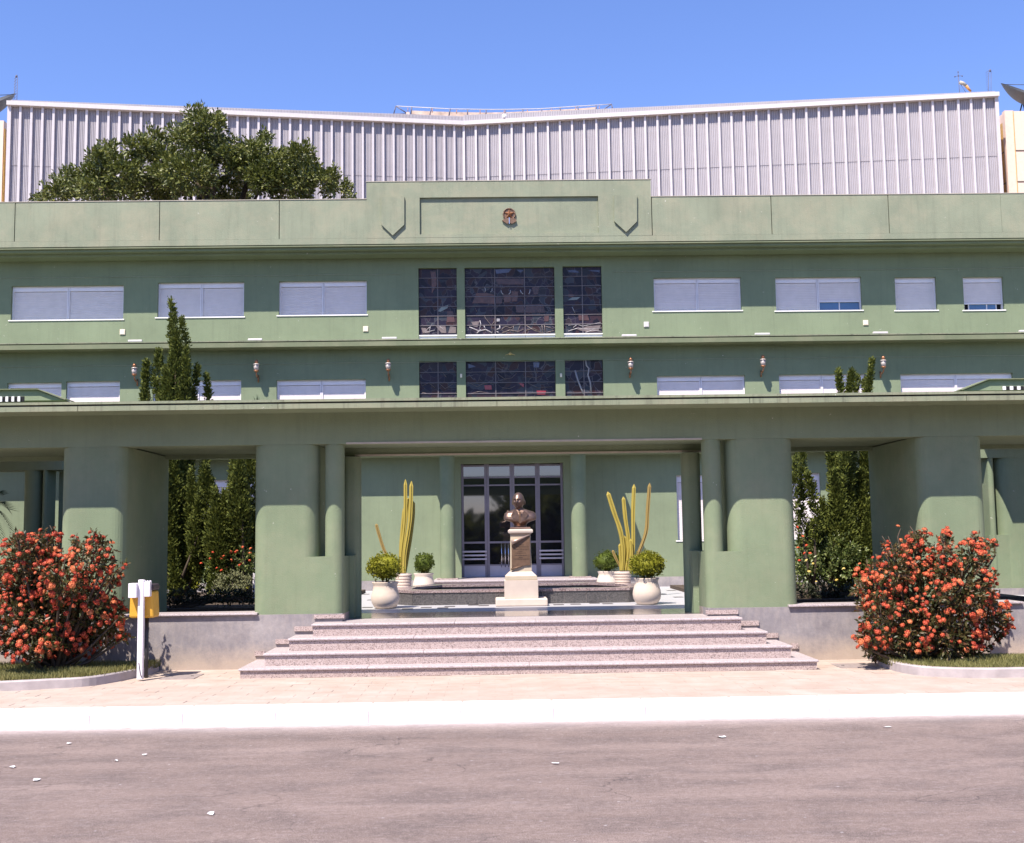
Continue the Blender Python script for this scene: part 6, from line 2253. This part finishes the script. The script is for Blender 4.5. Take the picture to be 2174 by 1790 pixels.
# ------------------------------------------------------------------ white post and bin
YPo = 15.95
p0 = at(298, 1412, YPo)
zt = zc(1234, YPo, 298)
t = thing('utility_post', 'white metal post with a white box on top at the corner of the grass bed', 'post', (p0.x, YPo, Z_PAVE))
pw = .037
MB().bbox(p0.x - pw, p0.x + pw, YPo - pw, YPo + pw, Z_PAVE + .02, zt + .02, .006).build('pole', M_post, t)
x0, x1, z0, z1 = rect(277, 1238, 319.5, 1267, YPo)
MB().bbox(x0, p0.x - pw - .003, YPo - .10, YPo + .06, z0 - .01, z1, .006).build('box', M_post, t)
MB().bbox(p0.x + pw + .003, x1, YPo - .03, YPo + .06, z0, z1 + .012, .006).build('box', M_post, t)
cl = MB()
for q in range(4):
    xx = p0.x - .0 + q * .035 + .01
    cl.lathe([(0, z1 + .012), (.016, z1 + .014), (.016, z1 + .028), (0, z1 + .034)], xx, YPo, 8)
cl.build('bolt', M_post, t)
MB().tube([(p0.x - .01, YPo - pw - .004, Z_PAVE + .24), (p0.x + .012, YPo - pw - .004, Z_PAVE + .10), (p0.x + .03, YPo - pw - .01, Z_PAVE + .05)], .006, 5).build('wire', M_dark, t)
MB().lathe([(0, 0), (.012, 0), (.012, .004), (0, .006)], 0, 0, 8).build('lock', M_dark, t).location = (0.14, -.032, (z0 + z1) / 2 - Z_PAVE + .02)
YBi = 16.15
x0, x1, z0, z1 = rect(280, 1243, 333, 1311, YBi)
cxb_ = (x0 + x1) / 2
t = thing('litter_bin', 'yellow hanging litter bin with a dark lid behind the white post', 'bin', (cxb_, YBi, z0))
w0, w1 = (x1 - x0) / 2, (x1 - x0) / 2 * .90
zl_ = z1 - (z1 - z0) * .16
v = [(cxb_ - w0, YBi - .13, z0), (cxb_ + w0, YBi - .13, z0), (cxb_ + w0, YBi + .16, z0), (cxb_ - w0, YBi + .16, z0), (cxb_ - w1, YBi - .15, zl_), (cxb_ + w1, YBi - .15, zl_), (cxb_ + w1, YBi + .16, zl_), (cxb_ - w1, YBi + .16, zl_)]
bm = bmesh.new()
vv = [bm.verts.new(q) for q in v]
for f in [(0, 3, 2, 1), (4, 5, 6, 7), (0, 1, 5, 4), (1, 2, 6, 5), (2, 3, 7, 6), (3, 0, 4, 7)]:
    bm.faces.new([vv[i] for i in f])
bmesh.ops.bevel(bm, geom=list(bm.edges), offset=.03, segments=3, affect='EDGES', profile=.5)
MB().bm(bm).build('body', M_yellow, t)
MB().bbox(cxb_ - w1 - .012, cxb_ + w1 + .012, YBi - .165, YBi + .165, zl_ + .001, z1 + .02, .03).build('lid', M_lid, t)
MB().bbox(cxb_ - w1 * .6, cxb_ + w1 * .6, YBi - .172, YBi - .16, zl_ + .02, z1 - .015, .004).build('slot', M_void, t)
MB().tube([(cxb_, YBi + .14, z0 + .05), (cxb_, YBi + .14, Z_PAVE - .05)], .025, 8).build('leg', M_dark, t)

# ------------------------------------------------------------------ inspection covers, litter
for pxs, lab in ((((337, 1441), (362, 1431.5), (428, 1431.5), (418, 1440.5)), 'flat concrete inspection cover in the paving next to the kerb with the white post'), (((1780, 1418), (1767, 1409), (1838, 1408.5), (1862, 1416)), 'flat concrete inspection cover in the paving beside the overhanging bush')):
    q = [atz(px, py, Z_PAVE + .006) for px, py in pxs]
    cx_, cy_ = sum(p.x for p in q) / 4, sum(p.y for p in q) / 4
    hw = (max(p.x for p in q) - min(p.x for p in q)) / 2 * .9
    hd = max(.2, (max(p.y for p in q) - min(p.y for p in q)) / 2)
    t = thing('inspection_cover', lab, 'manhole cover', (cx_, cy_, Z_PAVE))
    MB().bbox(cx_ - hw, cx_ + hw, cy_ - hd, cy_ + hd, Z_PAVE - .02, Z_PAVE + .008, .004).build('cover', M_manhole, t)
    for sx_ in (-1, 1):
        MB().box(cx_ + sx_ * hw * .6 - .02, cx_ + sx_ * hw * .6 + .02, cy_ - .006, cy_ + .006, Z_PAVE + .008, Z_PAVE + .014).build('lifting_slot', M_dark, t)
for px, py, w, d, lab in ((27, 1629, .1, .05, 'small scrap of white paper on the asphalt, outermost one at the photo edge'), (79, 1656, .11, .07, 'largest crumpled scrap of white paper near the photo edge on the asphalt'),
                     (449, 1728, .09, .05, 'lone scrap of white paper on the asphalt nearest the camera'), (147, 1579, .09, .05, 'flat scrap of white paper on the asphalt in front of the grass bed'),
                     (247, 1615, .07, .04, 'tiny scrap of white paper on the asphalt in front of the white post'), (307, 1603, .08, .035, 'narrow scrap of white paper on the asphalt in line with the yellow bin'),
                     (1532, 1565, .16, .05, 'long flat scrap of white paper on the asphalt below the step end'), (1885, 1544, .16, .05, 'long flat scrap of white paper near the kerb below the round coral bush'),
                     (1180, 1621, .14, .035, 'twisted strip of white paper on the asphalt in the middle of the road')):
    w, d = w * .6, d * .5
    p = atz(px, py, .006)
    m_ = MB()
    n_ = 7
    pts = [(p.x + w * .5 * math.cos(2 * math.pi * k / n_) * rnd.uniform(.6, 1.2), p.y + d * 1.5 * math.sin(2 * math.pi * k / n_) * rnd.uniform(.6, 1.2), .006 + rnd.uniform(0, .012)) for k in range(n_)]
    m_.add(pts + [(p.x, p.y, .016)], [(k, (k + 1) % n_, n_) for k in range(n_)])
    tag(m_.build('paper_scrap', M_paper), lab, 'litter', 'paper scraps on the road')
